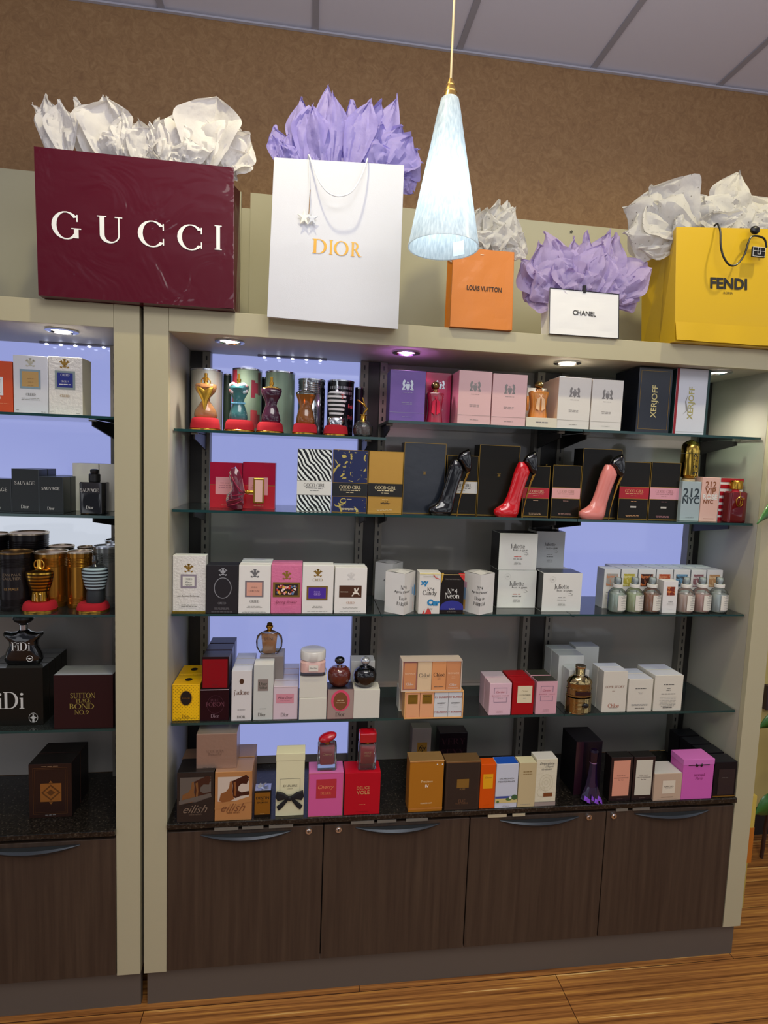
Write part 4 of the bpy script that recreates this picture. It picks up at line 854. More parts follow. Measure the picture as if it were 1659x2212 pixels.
pdmbottle('orange bottle with gold ball cap and peach tassels on a low plinth box', 1142, 1183, 824, glassy('orange_tint', '#e0963c', .85, body='#dd9036'), C('#f0c89a', .6), z=loc_top(pl), Y=.08)
NAVY = K('#141822')
B(PB, 'tall dark navy box with gold vertical letters', '1b', 1378, 1450, 794, None, .13, WRAP('#151a26'), [fr(.06, .05, .94, .95, .0008, GLD2), t('XERJOFF', .52, .48, .5, C('#d8c98c', .35, .5), rot=90, bold=.01)], sidem=K('#10131c'))
o = B(PB, 'tall white box with red spine and pale gold vertical letters', '1b', 1459, 1531, 797, None, .12, C('#cdd2dc', .4), [r(0, 0, .075, 1, C('#8c1220', .4), 'spine'), r(.93, 0, 1, 1, C('#1c3a3a', .4), 'spine'), t('XERJOFF', .5, .48, .5, C('#b9b06a', .35, .5), rot=90, bold=.01), p([(.25, .3), (.35, .36), (.3, .5), (.38, .62), (.33, .5), (.4, .37)], LG, 'figure'), r(.1, .035, .9, .038, LG, 'seam')], topm=C('#1c2a2a', .4), sidem=C('#1c3a3a', .4))
# ------------------------------------------------------------------ second shelf
CRIM = K('#a01034'); PKL = C('#d88a98', .5)
for (a, b_, lb) in ((453, 523, 'crimson box with pink square label behind the red butterfly bottle'), (524, 594, 'crimson box with pink square label behind the gold clasp')):
    B(PB, lb, '2', a, b_, 999, None, .05, CRIM, [r(0, 0, 1, .5, C('#b01022', .3, 0, .4), 'lower_half'), r(0, .50, 1, .512, GLD2, 'gold_line'), r(.18, .3, .78, .68, C('#cf8f95', .5)), ln(.48, .54, .42, 3, C('#a86a78', .5), .05, .018), ln(.5, .06, .3, 1, C('#d8b08a', .5))], Y=.10)
X, W, Z, H = place('2', 488, 530, 1008, .06); o = empty('butterfly_bottle', (X, .062, Z), 'dark red glass bottle shaped like a butterfly wing with pink cap', 'perfume bottle')
m = MB(); out = [(-.06, .0), (.35, .0), (.46, .12), (.42, .28), (.5, .40), (.44, .5), (.36, .72), (.18, .92), (.0, 1.0), (-.22, .97), (-.36, .86), (-.3, .66), (-.22, .5), (-.3, .42), (-.46, .34), (-.5, .2), (-.42, .06)]
puff(m, [(a * W, b_ * H) for a, b_ in out], .03, glassy('ruby', '#5c0620', .85, body='#6a0828'), .7); m.build('wing_body', o, smooth=True)
m = MB()
for k in range(5): tube(m, [(.4 * W - .1 * W * k * .4, -.0165, .42 * H), (.1 * W - k * .1 * W, -.0165, (.55 + .07 * k) * H), (-.1 * W - .03 * k * W, -.014, (.68 + .05 * k) * H)], [.001, .0016, .0006], C('#8a1a3c', .1, 0, .6), 6)
for k in range(3): tube(m, [(.4 * W, -.0165, .36 * H - k * .008), (0, -.0175, .34 * H - k * .012), (-.4 * W, -.013, .3 * H - .012 * k)], [.001, .0016, .0006], C('#8a1a3c', .1, 0, .6), 6)
m.build('wing_veins', o, smooth=True)
m = MB(); tube(m, [(.5 * W, 0, .42 * H), (.95 * W, 0, .42 * H)], .0045, GOLD, 12); ball(m, (.62 * W, 0, .42 * H), .007, .007, .007, GOLD); m.build('clasp', o, smooth=True)
m = MB(); m.box(.92 * W, -.012, .16 * H, 1.48 * W, .006, .76 * H, GOLD); q = m.build('cap', o, bevel=.003); m = MB(); m.box(1.02 * W, -.0128, .2 * H, 1.4 * W, -.0121, .71 * H, C('#d8b0a8', .4)); m.build('cap_face', q)
GGF = 's'
def gg(label, l, r_, top, bandm, txtm, bodym=None, v0=.36, v1=.56, Y=.06, full=True, extra=(), trim=GLD2, bt=None, d=.045, back_=None):
    pr = [fr(0, 0, 1, 1, .0011, trim)]
    if full: pr += [r(0, v0 - .008, 1, v1 + .008, trim, 'band_edge'), r(0, v0, 1, v1, bandm, 'band'), t('GOOD GIRL', .5, v1 - .065, .62, txtm, 's', h=.055), ln(.5, v1 - .12, .6, 1, txtm, .02, .014), ln(.5, v1 - .155, .3, 1, txtm), ln(.5, .06, .5, 2, txtm, .02), ln(.5, v0 - .05, .2, 1, txtm)]
    o = B(PB, label, '2', l, r_, top, None, d, bodym or K('#17140f'), pr + list(extra), Y=Y)
    return o
ZEB = nodemat('zebra_print', m_zebra)
gg('zebra striped box with white band', 642, 716.5, 970, C('#d8d9d4', .4), INK, ZEB, .27, .49, trim=LG)
gg('navy box with gold leaf swirls and black band', 719, 794, 972, C('#14181c', .4), C('#d8c9a0', .4), nodemat('gold_leaf_print', m_blotch('#1a2350', '#b9a856', .6, 26, 3)), .26, .47)
ar = C('#3a2a10', .5)
o = gg('gold box with black band', 796, 870, 975, C('#14120f', .4), C('#d8c9a0', .4), C('#c99a48', .32, .55, 0, 0, .1, 60.), .27, .48, extra=[p([(.36, .17), (.40, .155), (.46, .165), (.5, .15), (.56, .165), (.62, .15), (.66, .17), (.62, .165), (.56, .18), (.5, .165), (.46, .18), (.40, .17)], ar, 'script'), p([(.5, .17), (.51, .17), (.52, .205), (.51, .205)], ar, 'script'), p([(.56, .2), (.6, .19), (.6, .196), (.56, .206)], ar, 'script')])
mono = lambda m: [r(.455, .55, .545, .553, m, 'monogram'), r(.455, .595, .545, .598, m, 'monogram'), rg(.49, .574, .022, .013, .0009, m, 'monogram'), rg(.512, .574, .022, .013, .0009, m, 'monogram')]
gg('tall navy black box with small monogram behind the black shoe bottle', 872, 962, 957, None, None, WRAP('#171d28'), Y=.085, full=False, extra=mono(GLD2), d=.055)
gg('black box with white band half hidden by the black shoe bottle', 964, 1031, 984, C('#cfcfca', .4), INK, Y=.09)
gg('tall brown black box with small gold monogram behind the red shoe bottle', 1034, 1121, 962, None, None, K('#191610'), Y=.085, full=False, extra=mono(GLD2), d=.055)
o = gg('black box with red band half hidden by the red shoe bottle', 1129, 1186, 1006, C('#b01f30', .4), C('#d8b090', .4), Y=.085)
back(o, 1, .055, ['black gold-trimmed box standing behind the red banded box by the red shoe'])
o = gg('black box with pink band to the left of the pink shoe bottle', 1192, 1253, 1005, C('#dba0a0', .4), C('#b98a80', .4), Y=.085)
back(o, 1, .055, ['black gold-trimmed box standing behind the pink banded box left of the pink shoe'])
gg('tall black box behind the pink shoe bottle', 1257, 1340, 970, None, None, K('#14120e'), Y=.09, full=False, d=.06)
gg('black box with red band beside the heel of the pink shoe bottle', 1338, 1402, 998, C('#a81828', .4), C('#d8a070', .4), Y=.075, extra=[r(.4, .2, .6, .23, C('#b8b4ac', .4), 'tag')])
gg('black box with pink band next to the silver lettered box', 1404, 1467, 999, C('#d89aa8', .4), C('#b07a80', .4), Y=.075, extra=[r(.4, .2, .6, .23, C('#b8b4ac', .4), 'tag')])
def shoe(label, l, r_, top, main, upper, Y=.058):
    X, W, Z, H = place('2', l, r_, top, Y); o = empty('shoe_bottle', (X, Y, Z), label, 'perfume bottle', 'stiletto shoe bottles')
    # leg of the shoe as (z, left, right, half thickness) in fractions
    prof = [(0, -.42, .05, .016), (.02, -.46, .08, .019), (.06, -.49, .10, .020), (.10, -.48, .115, .019), (.135, -.42, .12, .017), (.165, -.34, .125, .015), (.21, -.26, .135, .013), (.31, -.19, .165, .013), (.42, -.14, .205, .0135), (.5, -.11, .24, .014), (.6, -.075, .29, .015), (.68, -.045, .325, .015), (.74, -.01, .29, .014), (.79, .02, .235, .012), (.83, .05, .17, .008)]
    m = MB(); loft(m, [(z * H, (b_ - a) / 2 * W, ty, (a + b_) / 2 * W, 0, 2.3) for z, a, b_, ty in prof], main, 26); m.build('shoe_body', o, smooth=True)
    m = MB(); up = [(.15, .845), (.20, .92), (.30, .965), (.42, 1.0), (.46, .95), (.49, .86), (.51, .75), (.485, .67), (.41, .635), (.345, .675), (.28, .745), (.20, .815)]
    puff(m, [(a * W, b_ * H) for a, b_ in up], .027, upper, .8); m.build('heel_counter', o, smooth=True)
    m = MB(); tube(m, [(.445 * W, 0, .67 * H), (.36 * W, 0, .52 * H), (.28 * W, 0, .30 * H), (.235 * W, 0, .14 * H), (.215 * W, 0, .0)], [.0052, .0034, .0022, .0016, .0018], C('#b88a3c', .2, 1.), 10); m.build('stiletto_heel', o, smooth=True)
    return o
shoe('glossy black stiletto shoe bottle with gold heel', 926, 1016, 968, GBLK, GBLK)
shoe('red stiletto shoe bottle with black heel counter and gold heel', 1069, 1158, 973, C('#c40f1a', .12, 0, .8), GBLK)
shoe('pale pink stiletto shoe bottle with black heel counter', 1254, 1346, 979, C('#d98078', .2, 0, .5), GBLK)
o1 = B(PB, 'pale silver blue box with large dark numerals under the gold capsule bottle', '2', 1470, 1511, 1040, None, .045, C('#a8b8bc', .35, .2), [t('212', .5, .72, .86, C('#2d3a40', .4), bold=.02), t('NYC', .5, .52, .88, C('#2d3a40', .4), bold=.02), ln(.5, .08, .5, 1, DG)], Y=.06)
BRZ = C('#9a5f3c', .3, .5)
B(PB, 'pale rose box with copper numerals', '2', 1513, 1551, 1031, None, .04, C('#d8b0a4', .4), [t('212', .5, .84, .62, BRZ, bold=.02), t('VIP', .5, .69, .62, BRZ, bold=.02), t('ROSÉ', .5, .57, .82, WHT, bold=.03), t('NYC', .42, .45, .55, BRZ, bold=.02), ln(.5, .06, .6, 1, BRZ)], Y=.06)
REDB = C('#a81424', .4); B(PB, 'red and white striped box behind the red bottle with gold cap', '2', 1552, 1601, 1033, None, .035, C('#e2dedc', .4), [r(0, a, 1, a + .09, REDB, 'stripe') for a in (.0, .14, .29, .44, .60, .76, .91)], Y=.078)
X, W, Z, H = place('2', 1472, 1507, 952, .078, z=loc_top(o1)); o, W, H = bottle('capsule_bottle', 'shiny gold capsule bottle standing on the silver blue box', '2', 1473, 1507, 950, .0825, [('stand', [(0, .34, .34), (.02, .36, .36), (.05, .36, .36), (.07, .30, .30)], C('#f0d8a8', .3, .5)), ('body', [(.07, .32, .32), (.10, .46, .46), (.16, .5, .5), (.66, .5, .5)], C('#c4a045', .1, 1.)), ('cap', [(.67, .5, .5), (.84, .49, .49), (.92, .41, .41), (.97, .24, .24), (.985, .12, .12), (1., .1, .1)], C('#ccaa50', .1, 1.))], z=loc_top(o1))
V, F = glyphs('212 VIP', 'b', 0, .01); m = MB(); k_ = .5 * H / (max(q[0] for q in V)); P_ = []
for q in V:
    a = math.radians(-82) + (q[1] * -k_) / (.5 * W) + .18; P_.append((.51 * W * math.cos(a), .51 * W * math.sin(a), .16 * H + q[0] * k_))
m.add(P_, [f[::-1] for f in F], INK); m.build('lettering', o)
o, W, H = bottle('square_bottle', 'red glass bottle with gold ribbed cap and hanging gold charm', '2', 1568, 1606, 1037, .057, [('glass_body', [(0, .46, .30, 0, 0, 6), (.02, .5, .33, 0, 0, 6), (.70, .5, .33, 0, 0, 6), (.73, .42, .28, 0, 0, 6)], glassy('cherry_red', '#8a1622', .6, body='#7a1420')), ('neck_bow', [(.73, .18, .18), (.78, .16, .16)], C('#e8283c', .6)), ('cap', [(.78, .26, .26), (.79, .3, .3), (.96, .3, .3), (.99, .27, .27)], C('#c89a3c', .2, 1.))])
m = MB(); y = -.34 * W
tube(m, [(.0 + .2 * W * math.cos(a) , y - .001, .5 * H + .24 * W * math.sin(a)) for a in [k * math.pi / 8 + .6 for k in range(14)]], .0011, GOLD, 6); tube(m, [(-.02 * W, y - .001, .56 * H), (.26 * W, y - .001, .57 * H)], .0011, GOLD, 6); tube(m, [(.05 * W, y - .001, .57 * H), (.0, y - .001, .42 * H)], .0011, GOLD, 6); tube(m, [(.16 * W, y - .001, .57 * H), (.11 * W, y - .001, .43 * H)], .0011, GOLD, 6); tube(m, [(0, y + .001, .75 * H), (0, y - .001, .62 * H)], .0006, GOLD, 5); m.build('charm', o)
# ------------------------------------------------------------------ third shelf, left bay: six crested boxes
GC = C('#b08a3e', .3, .6); EMB = C('#dedcd8', .4, 0, 0, 0, .9, 160.)
w0 = [ln(.5, .13, .56, 2, LG, .025, .01)]
o = B(PB, 'embossed white box with gold crest and grey framed square label', '3', 373, 444.5, 1200, 1323, .035, EMB, [crest(.48, .77, .023, GC), r(.24, .43, .72, .67, C('#8f8694', .5)), r(.30, .465, .66, .635, C('#e2e2d8', .5)), t('CREED', .48, .59, .22, INK, 's'), t('Fleur', .48, .535, .2, INK, shear=.4), t('Neroli', .48, .49, .22, INK, shear=.4), t('Les Royales Exclusives', .48, .29, .66, INK, shear=.4), r(0, 0, 1, .028, C('#c9a840', .25, .9), 'gold_foot')] + w0)
o = B(PB, 'black box with silver crest and silver oval ring', '3', 445.5, 514, 1221, 1325, .05, C('#1d1a1f', .4), [crest(.52, .85, .021, C('#c6c8cc', .3, .6)), rg(.52, .53, .28, .22, .0022, C('#a5a7ac', .3, .6)), t('CREED', .5, .215, .26, SIL2, 's'), ln(.5, .11, .56, 2, C('#8a888c', .5), .025), ln(.5, .03, .9, 1, C('#8a888c', .5))])
o = B(PB, 'white box with silver crest and salmon label in a grey frame', '3', 515.5, 584.5, 1221, 1325, .032, W1, [crest(.5, .82, .023, C('#6a6a6c', .4)), r(.2, .34, .78, .68, C('#7d7278', .4)), r(.25, .37, .73, .65, C('#d9a08c', .5)), t('VIKING', .49, .54, .2, C('#7d5a50', .5), 's'), t('COLOGNE', .49, .47, .34, C('#7d5a50', .5), 's'), t('CREED', .5, .255, .3, DG, 's'), ln(.5, .15, .58, 2, LG, .025), ln(.5, .05, .9, 2, LG, .025)], topm=W1)
back(o, 2, .036, ['white box with only its top edge showing, directly behind the salmon label box', 'white box at the back of the salmon label row, showing the highest top edge'])
rr = random.Random(5); fl_ = []
for k in range(46):
    cc = ['#d8443c', '#e8a0a8', '#f0e0d0', '#e8b040', '#5a78a8', '#c84a30', '#f2d0c8', '#7a3a28'][k % 8]; fl_.append(el(.5 + rr.uniform(-.30, .30), .48 + rr.uniform(-.09, .09), rr.uniform(.02, .05), rr.uniform(.012, .03), C(cc, .5), 'flower_print'))
PKF = C('#d8749c', .45, 0, 0, 0, .5, 140.)
o = B(PB, 'bright pink box with gold crest and a framed flower picture', '3', 585.5, 652, 1220, 1324, .033, PKF, [crest(.5, .77, .023, GC), r(.06, .33, .94, .64, C('#9a7c3c', .3, .6)), r(.13, .37, .87, .60, C('#2a1c14', .5))] + fl_ + [t('Spring flower', .5, .23, .72, C('#6a1a38', .5), shear=.4), ln(.5, .13, .5, 1, C('#a84a70', .5)), ln(.5, .05, .9, 1, C('#a84a70', .5))])
back(o, 1, .036, ['bright pink box with only its top showing behind the flower picture box'])
B(PB, 'white box with gold crest and violet label in a gold frame', '3', 653, 720, 1221, 1325, .05, W1, [crest(.49, .83, .022, GC), t('CREED', .49, .70, .32, C('#9a8038', .4, .4), 's'), r(.14, .28, .82, .57, C('#9a7c3c', .3, .6)), r(.2, .31, .76, .54, C('#4a2a9c', .4)), t('ROYAL', .48, .45, .2, C('#b9a0e0', .4), 's'), t('OUD', .48, .40, .2, C('#b9a0e0', .4), 's'), ln(.5, .15, .4, 2, LG, .03), ln(.5, .04, .9, 1, LG)])
fig = C('#e4ddd0', .5)
o = B(PB, 'white box with blind embossed crest and brown label of a gold rider', '3', 723, 792, 1226, 1325, .03, W1, [crest(.5, .80, .021, C('#d2d0cc', .4)), r(.14, .35, .84, .61, C('#4a2814', .4)), t('CENTAURUS', .30, .47, .24, C('#d8cbb8', .5), bold=.01), p([(.52, .38), (.58, .43), (.56, .46), (.62, .47), (.60, .55), (.64, .56), (.68, .50), (.72, .56), (.76, .57), (.73, .51), (.70, .47), (.76, .44), (.78, .38), (.73, .42), (.66, .43), (.60, .42), (.56, .37)], fig, 'rider_print'), t('CREED', .5, .235, .26, C('#b8907a', .5), 's'), ln(.5, .13, .55, 2, LG, .025), ln(.5, .04, .9, 1, LG)])
back(o, 1, .034, ['white box with its top edge showing behind the gold rider label box'], -.002)
# ------------------------------------------------------------------ third shelf, middle bay
def tiltbox(label, lp, mp_, rp, top, bot, txt, tint=None):
    """square box standing with one corner to the front: left, front-corner, right pixel columns"""
    Z0 = SH['3'] + GT + .0002; A = PZ(mp_, bot, Z0); w = None
    # find yaw so that both sides have equal length and hit the outer columns
    best = None
    for k in range(8, 83):
        a = math.radians(k); r1 = ray(lp, bot - 10); 
        # left corner lies along direction (-cos a, sin a), right along (sin a, cos a)
        def hit(px, dx, dy):
            lo, hi = 0.0, .2
            for _ in range(30):
                m_ = (lo + hi) / 2; q = project((A.x + dx * m_, A.y + dy * m_, Z0 + .03))[0]
                if (q < px) == (dx > 0): lo = m_
                else: hi = m_
            return lo
        s1 = hit(lp, -math.cos(a), math.sin(a)); s2 = hit(rp, math.sin(a), math.cos(a))
        if best is None or abs(s1 - s2) < best[0]: best = (abs(s1 - s2), a, (s1 + s2) / 2)
    _, a, s = best; s = min(s, .062)
    H = PY(mp_, top, A.y).z - Z0; o = empty('tilted_box', (A.x, A.y, Z0), label, 'box')
    c1_, s1_ = math.cos(a), math.sin(a)
    P = [(0, 0), (s * s1_, s * c1_), (s * s1_ - s * c1_, s * c1_ + s * s1_), (-s * c1_, s * s1_)]
    m = MB(); wv = W2; V = [(x, y, 0) for x, y in P] + [(x, y, H) for x, y in P]
    m.add(V, [(3, 2, 1, 0), (0, 1, 5, 4), (1, 2, 6, 5), (2, 3, 7, 6), (3, 0, 4, 7)], wv)
    cx_ = sum(q[0] for q in P) / 4; cy_ = sum(q[1] for q in P) / 4
    tp = [((P[i][0] + P[(i + 1) % 4][0]) / 2, (P[i][1] + P[(i + 1) % 4][1]) / 2, H + .0015) for i in range(4)]
    V = [(x, y, H) for x, y in P] + tp + [(cx_, cy_, H + .006)]
    m.add(V, [(0, 4, 8, 7), (4, 1, 5, 8), (8, 5, 2, 6), (7, 8, 6, 3)], wv); m.build('carton', o)
    # the words run round the corner: left part on the left face, rest on the right face
    for li, (s_, v, wd, ft) in enumerate(txt):
        V, F = glyphs(s_, ft); x0 = min(q[0] for q in V); x1 = max(q[0] for q in V); y0 = min(q[1] for q in V); k_ = wd / (x1 - x0); Q = []
        for q in V:
            X = (q[0] - (x0 + x1) / 2) * k_; z = v * H + (q[1] - y0) * k_
            if X < 0: Q.append((X * c1_ - .0007 * s1_, -X * s1_ - .0007 * c1_, z))
            else: Q.append((X * s1_ + .0007 * c1_, X * c1_ - .0007 * s1_, z))
        m = MB(); m.add(Q, F, INK); m.build('lettering', o)
    if tint:
        m = MB(); f = {'r': ((s1_, c1_), (c1_, -s1_)), 'l': ((-c1_, s1_), (-s1_, -c1_))}[tint[0]]; (dx, dy), (nx, ny) = f
        for (a0, a1, z0, z1, cc) in tint[1]: m.add([(dx * s * a0 + nx * .0005, dy * s * a0 + ny * .0005, z0 * H), (dx * s * a1 + nx * .0005, dy * s * a1 + ny * .0005, z0 * H), (dx * s * a1 + nx * .0005, dy * s * a1 + ny * .0005, z1 * H), (dx * s * a0 + nx * .0005, dy * s * a0 + ny * .0005, z1 * H)], [(0, 1, 2, 3)], cc)
        m.build('colour_print', o)
    return o
e1 = [('Nº4', .62, .022, 's'), ('Après l\'Amour', .50, .062, 'b'), ('Eau de', .36, .030, 's'), ('PARFUM', .22, .044, 's')]
o = tiltbox('white carton turned corner forward at the left end of the middle bay', 827, 871, 897, 1240, 1329, e1, ('r', [(.72, .82, .45, .62, C('#8ab4d8', .5)), (.9, 1, .4, .66, C('#5a98c8', .5)), (.8, .9, .05, .25, C('#e0cfc8', .5))]))
dup(o, (o.location.x - .012, .165, o.location.z), 'white carton standing behind the corner-forward carton at the left end')
tiltbox('white carton turned corner forward between the dark blue box and the stacked boxes', 999, 1035, 1066, 1242, 1329, [('Nº4', .62, .022, 's'), ('Après l\'Amour', .50, .062, 'b'), ('Elixir de', .36, .038, 's'), ('PARFUM', .22, .044, 's')], ('l', [(.85, 1, .05, .3, C('#d8a44a', .5)), (.85, 1, .3, .6, C('#7a9cc0', .5)), (.8, 1, .6, .75, C('#c89ab0', .5))]))
BLU = C('#2a86bc', .45); RD = C('#c8403c', .5)
def bub(s, cu, cv, w, m): return t(s, cu, cv, w, m, bold=.07, part='bubble_letters')
B(PB, 'white box with blue bubble letters and a red candle shape', '3', 905, 951, 1237, 1327, .045, C('#dcd9d2', .4), [bub('xy', .24, .73, .36, BLU), t('Nº4', .55, .60, .34, INK, 's'), t('Candy', .5, .50, .66, INK, 's'), bub('Car', .70, .28, .6, BLU), p([(.3, 0), (.62, 0), (.58, .07), (.45, .16), (.4, .1)], RD, 'red_shape'), p([(.18, 0), (.26, 0), (.3, .13)], RD, 'red_shape'), r(.0, .96, 1, .985, C('#e8dc9a', .4), 'edge_line'), t('THOMAS KOSMALA', .5, .905, .66, LG), p([(.62, .95), (.75, .87), (.95, .84), (.95, .855), (.77, .885), (.66, .95)], RD, 'red_shape'), ln(.55, .13, .3, 2, LG)], sidem=C('#d5d2cb', .4))
B(PB, 'dark box with a deep blue dome and red top corner', '3', 952, 1002, 1238, 1327, .045, K('#221d1c'), [p([(0, .1)] + [(.5 - .5 * math.cos(a), .16 + .17 * math.sin(a)) for a in [k * math.pi / 10 for k in range(11)]] + [(1, .1)], C('#2a2f8c', .5), 'blue_dome'), t('Nº4', .5, .56, .42, WHT, 's'), t('Neon', .5, .45, .62, WHT, 's'), t('THOMAS KOSMALA', .5, .85, .66, C('#8a8680', .5)), p([(.8, .93), (1, .8), (1, 1), (.72, 1)], C('#c8302c', .4), 'red_corner'), p([(0, .75), (.06, .85), (.1, 1), (0, 1)], C('#c8a03c', .4), 'yellow_corner'), r(0, .955, 1, .97, C('#c8b070', .4), 'edge_line'), ln(.5, .13, .3, 2, C('#b8b4b0', .5)), ln(.5, .05, .5, 1, C('#8a8680', .5))])
def jhag(label, l, r_, top, bot, col1, z=None, Y=None, seal=False, side=None, body=None, W=None, d=.075, topm=None):
    pr = [t('Juliette', .48, .645, .38, DG, 's'), t('has a gun', .56, .545, .40, DG, 's', h=.07), p([(.64, .47), (.72, .49), (.78, .44), (.72, .41), (.64, .43), (.72, .42), (.77, .445), (.71, .48)], LG, 'pistol_mark'), ln(.5, .36, .26, 1, col1, .04, .016), ln(.5, .30, .24, 1, DG, .03, .012), ln(.5, .22, .2, 3, LG, .03, .009)]
    if seal: pr += [rg(.24, .84, .075, .075, .0006, C('#c8c8c4', .4), 'seal'), ln(.24, .84, .08, 2, LG, .02)]
    return B('square_box', label, '3', l, r_, top, bot, d, body or C('#dcdcd6', .35, 0, .2), pr, z=z, Y=Y, sidem=side or K('#141213'), topm=topm or K('#141213'))
o = jhag('white square box with orange text line, bottom of the front stack', 1075, 1158, 1232, 1313, C('#d06a4a', .5), seal=True)
y0 = o.location.y; o2 = jhag('white square box on top of the front stack, black left side', 1077, 1159, 1152, None, C('#d04a3a', .5), z=loc_top(o), Y=y0 + .002)
o3 = B('square_box', 'plain white square box hidden low behind the lettered boxes', '3', 1166, 1222, 1227, None, .07, C('#d0d0cc', .4), [], Y=min(y0 + .08, .17))
jhag('white lettered square box at the back, above and between the stack and the single', 1156, 1218, 1148, None, LG, z=loc_top(o3), Y=min(y0 + .081, .171), side=C('#c9c9c4', .4), body=C('#b9bcbc', .3, 0, .3), d=.07)
jhag('white square box standing alone to the right of the stack, with a clear seal', 1172, 1256, 1238, 1321, LG, seal=True)
# ------------------------------------------------------------------ third shelf, right bay: square-topped boxes and labelled bottles
mg = [(1302, 1337, '#a8a29a', '#c88a68', 'a pale picture of skin on grey'), (1338.5, 1374, '#b8a83c', '#d8cf8a', 'a yellow green leaf picture'), (1375.5, 1413, '#3a1a14', '#c8703c', 'a dark picture with orange glow'), (1414.5, 1450, '#b8502c', '#d8906a', 'a brick orange picture'), (1451.5, 1487, '#6a98b8', '#3a4248', 'a blue and dark picture'), (1489, 1521.5, '#8a5a60', '#c8c0c0', 'a grey and maroon picture'), (1523, 1557, '#b88a60', '#d8b890', 'a tan sand picture')]
hs = []
yy = .100
for i, (a, b_, c1h, c2h, lb) in enumerate(mg):
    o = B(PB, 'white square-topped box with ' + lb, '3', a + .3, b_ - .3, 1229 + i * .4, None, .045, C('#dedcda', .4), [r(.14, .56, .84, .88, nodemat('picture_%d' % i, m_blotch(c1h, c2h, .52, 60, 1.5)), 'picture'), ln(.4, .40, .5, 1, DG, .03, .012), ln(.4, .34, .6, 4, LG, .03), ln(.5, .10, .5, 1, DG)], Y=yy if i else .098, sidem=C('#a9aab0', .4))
    hs.append(o)
bl_ = ['second', 'third', 'fourth', 'fifth', 'sixth', 'seventh']
for i, o in enumerate(hs[1:7]): dup(o, (o.location.x - .004, yy + .049, o.location.z + 0), 'white back row box behind the one with ' + mg[i + 1][4].replace('a ', 'the ', 1))
def mm_bottle(label, l, r_, bot, glm, liq=.78):
    Y = yb('3', (l + r_) / 2, bot) + .018
    o, W, H = bottle('labelled_bottle', label, '3', l, r_, 1247, Y, [('glass_body', [(0, .42, .40), (.02, .47, .45), (.06, .49, .47), (.56, .49, .47), (.63, .40, .38), (.70, .22, .22), (.72, .2, .2)], GLASS), ('perfume', [(.05, .43, .41), (.06, .45, .43), (.54, .45, .43)], glm), ('collar', [(.71, .23, .23), (.72, .27, .27), (.80, .27, .27), (.81, .22, .22)], C('#dcdad4', .5)), ('pump', [(.81, .1, .1), (.87, .1, .1), (.875, .16, .16), (.95, .16, .16), (1., .1, .1)], C('#cfcfd2', .4)), ('clear_cap', [(.81, .21, .21), (.99, .20, .20), (1., .18, .18)], GLASS)], group='six small bottles with cloth labels')
    m = MB(); V = []; R = .50 * W
    for i in range(9):
        a = math.radians(-118 + 92 * i / 8 + 8); V += [(R * math.cos(a), R * .96 * math.sin(a), .10 * H), (R * math.cos(a), R * .96 * math.sin(a), .53 * H)]
    m.add(V, [(2 * i, 2 * i + 2, 2 * i + 3, 2 * i + 1) for i in range(8)], C('#d9d6cb', .6)); lab = m.build('cloth_label', o)
    m = MB(); R *= 1.006
    for k, (z, wd) in enumerate(((.50, 30), (.465, 60), (.44, 44), (.39, 30), (.345, 55), (.29, 50), (.24, 52), (.19, 40), (.14, 45))):
        V = []
        for i in range(5):
            a = math.radians(-64 + (wd * (i / 4 - .5))); V += [(R * math.cos(a), R * .96 * math.sin(a), z * H), (R * math.cos(a), R * .96 * math.sin(a), (z + .012) * H)]
        m.add(V, [(2 * i, 2 * i + 2, 2 * i + 3, 2 * i + 1) for i in range(4)], DG if k in (0, 8) else LG)
    m.build('lettering', lab); return o
for a, b_, bt, lb, c_ in ((1315, 1351, 1325, 'bottle of pale grey green scent, first of the labelled bottle row', glassy('pale_green', '#d4dccb', .85, body='#d3dac9')), (1352, 1388, 1325, 'bottle of yellow green scent with cloth label', glassy('yellow_green', '#e0e0a8', .85, body='#dcdca6')), (1389.5, 1425.5, 1325, 'bottle of amber brown scent with cloth label', glassy('brown_liquid', '#b8682c', .9, body='#bd6c34')),
        (1463, 1498, 1326, 'bottle of peach scent directly right of the small front box', glassy('peach', '#ecc0aa', .88, body='#ecc0ae')), (1497.5, 1533.5, 1325, 'bottle of rose pink scent with cloth label', glassy('rose', '#eab0a0', .88, body='#ecb0a2')), (1535, 1570, 1325, 'bottle of colourless scent at the right end of the labelled bottle row', glassy('colourless', '#e4e4e4', .75, body='#e2e2e2'))):
    mm_bottle(lb, a, b_, bt, c_)
B(PB, 'small white box with a red brown picture between labelled bottles', '3', 1432, 1463, 1255, 1324, .034, C('#dedcda', .4), [r(.25, .55, .8, .82, nodemat('picture_star', m_blotch('#7a2a18', '#c8783c', .5, 90, 1)), 'picture'), ln(.55, .34, .4, 1, DG, .03, .014), ln(.55, .28, .6, 2, LG, .03), ln(.55, .12, .4, 1, DG)], sidem=C('#c4c4c4', .4))
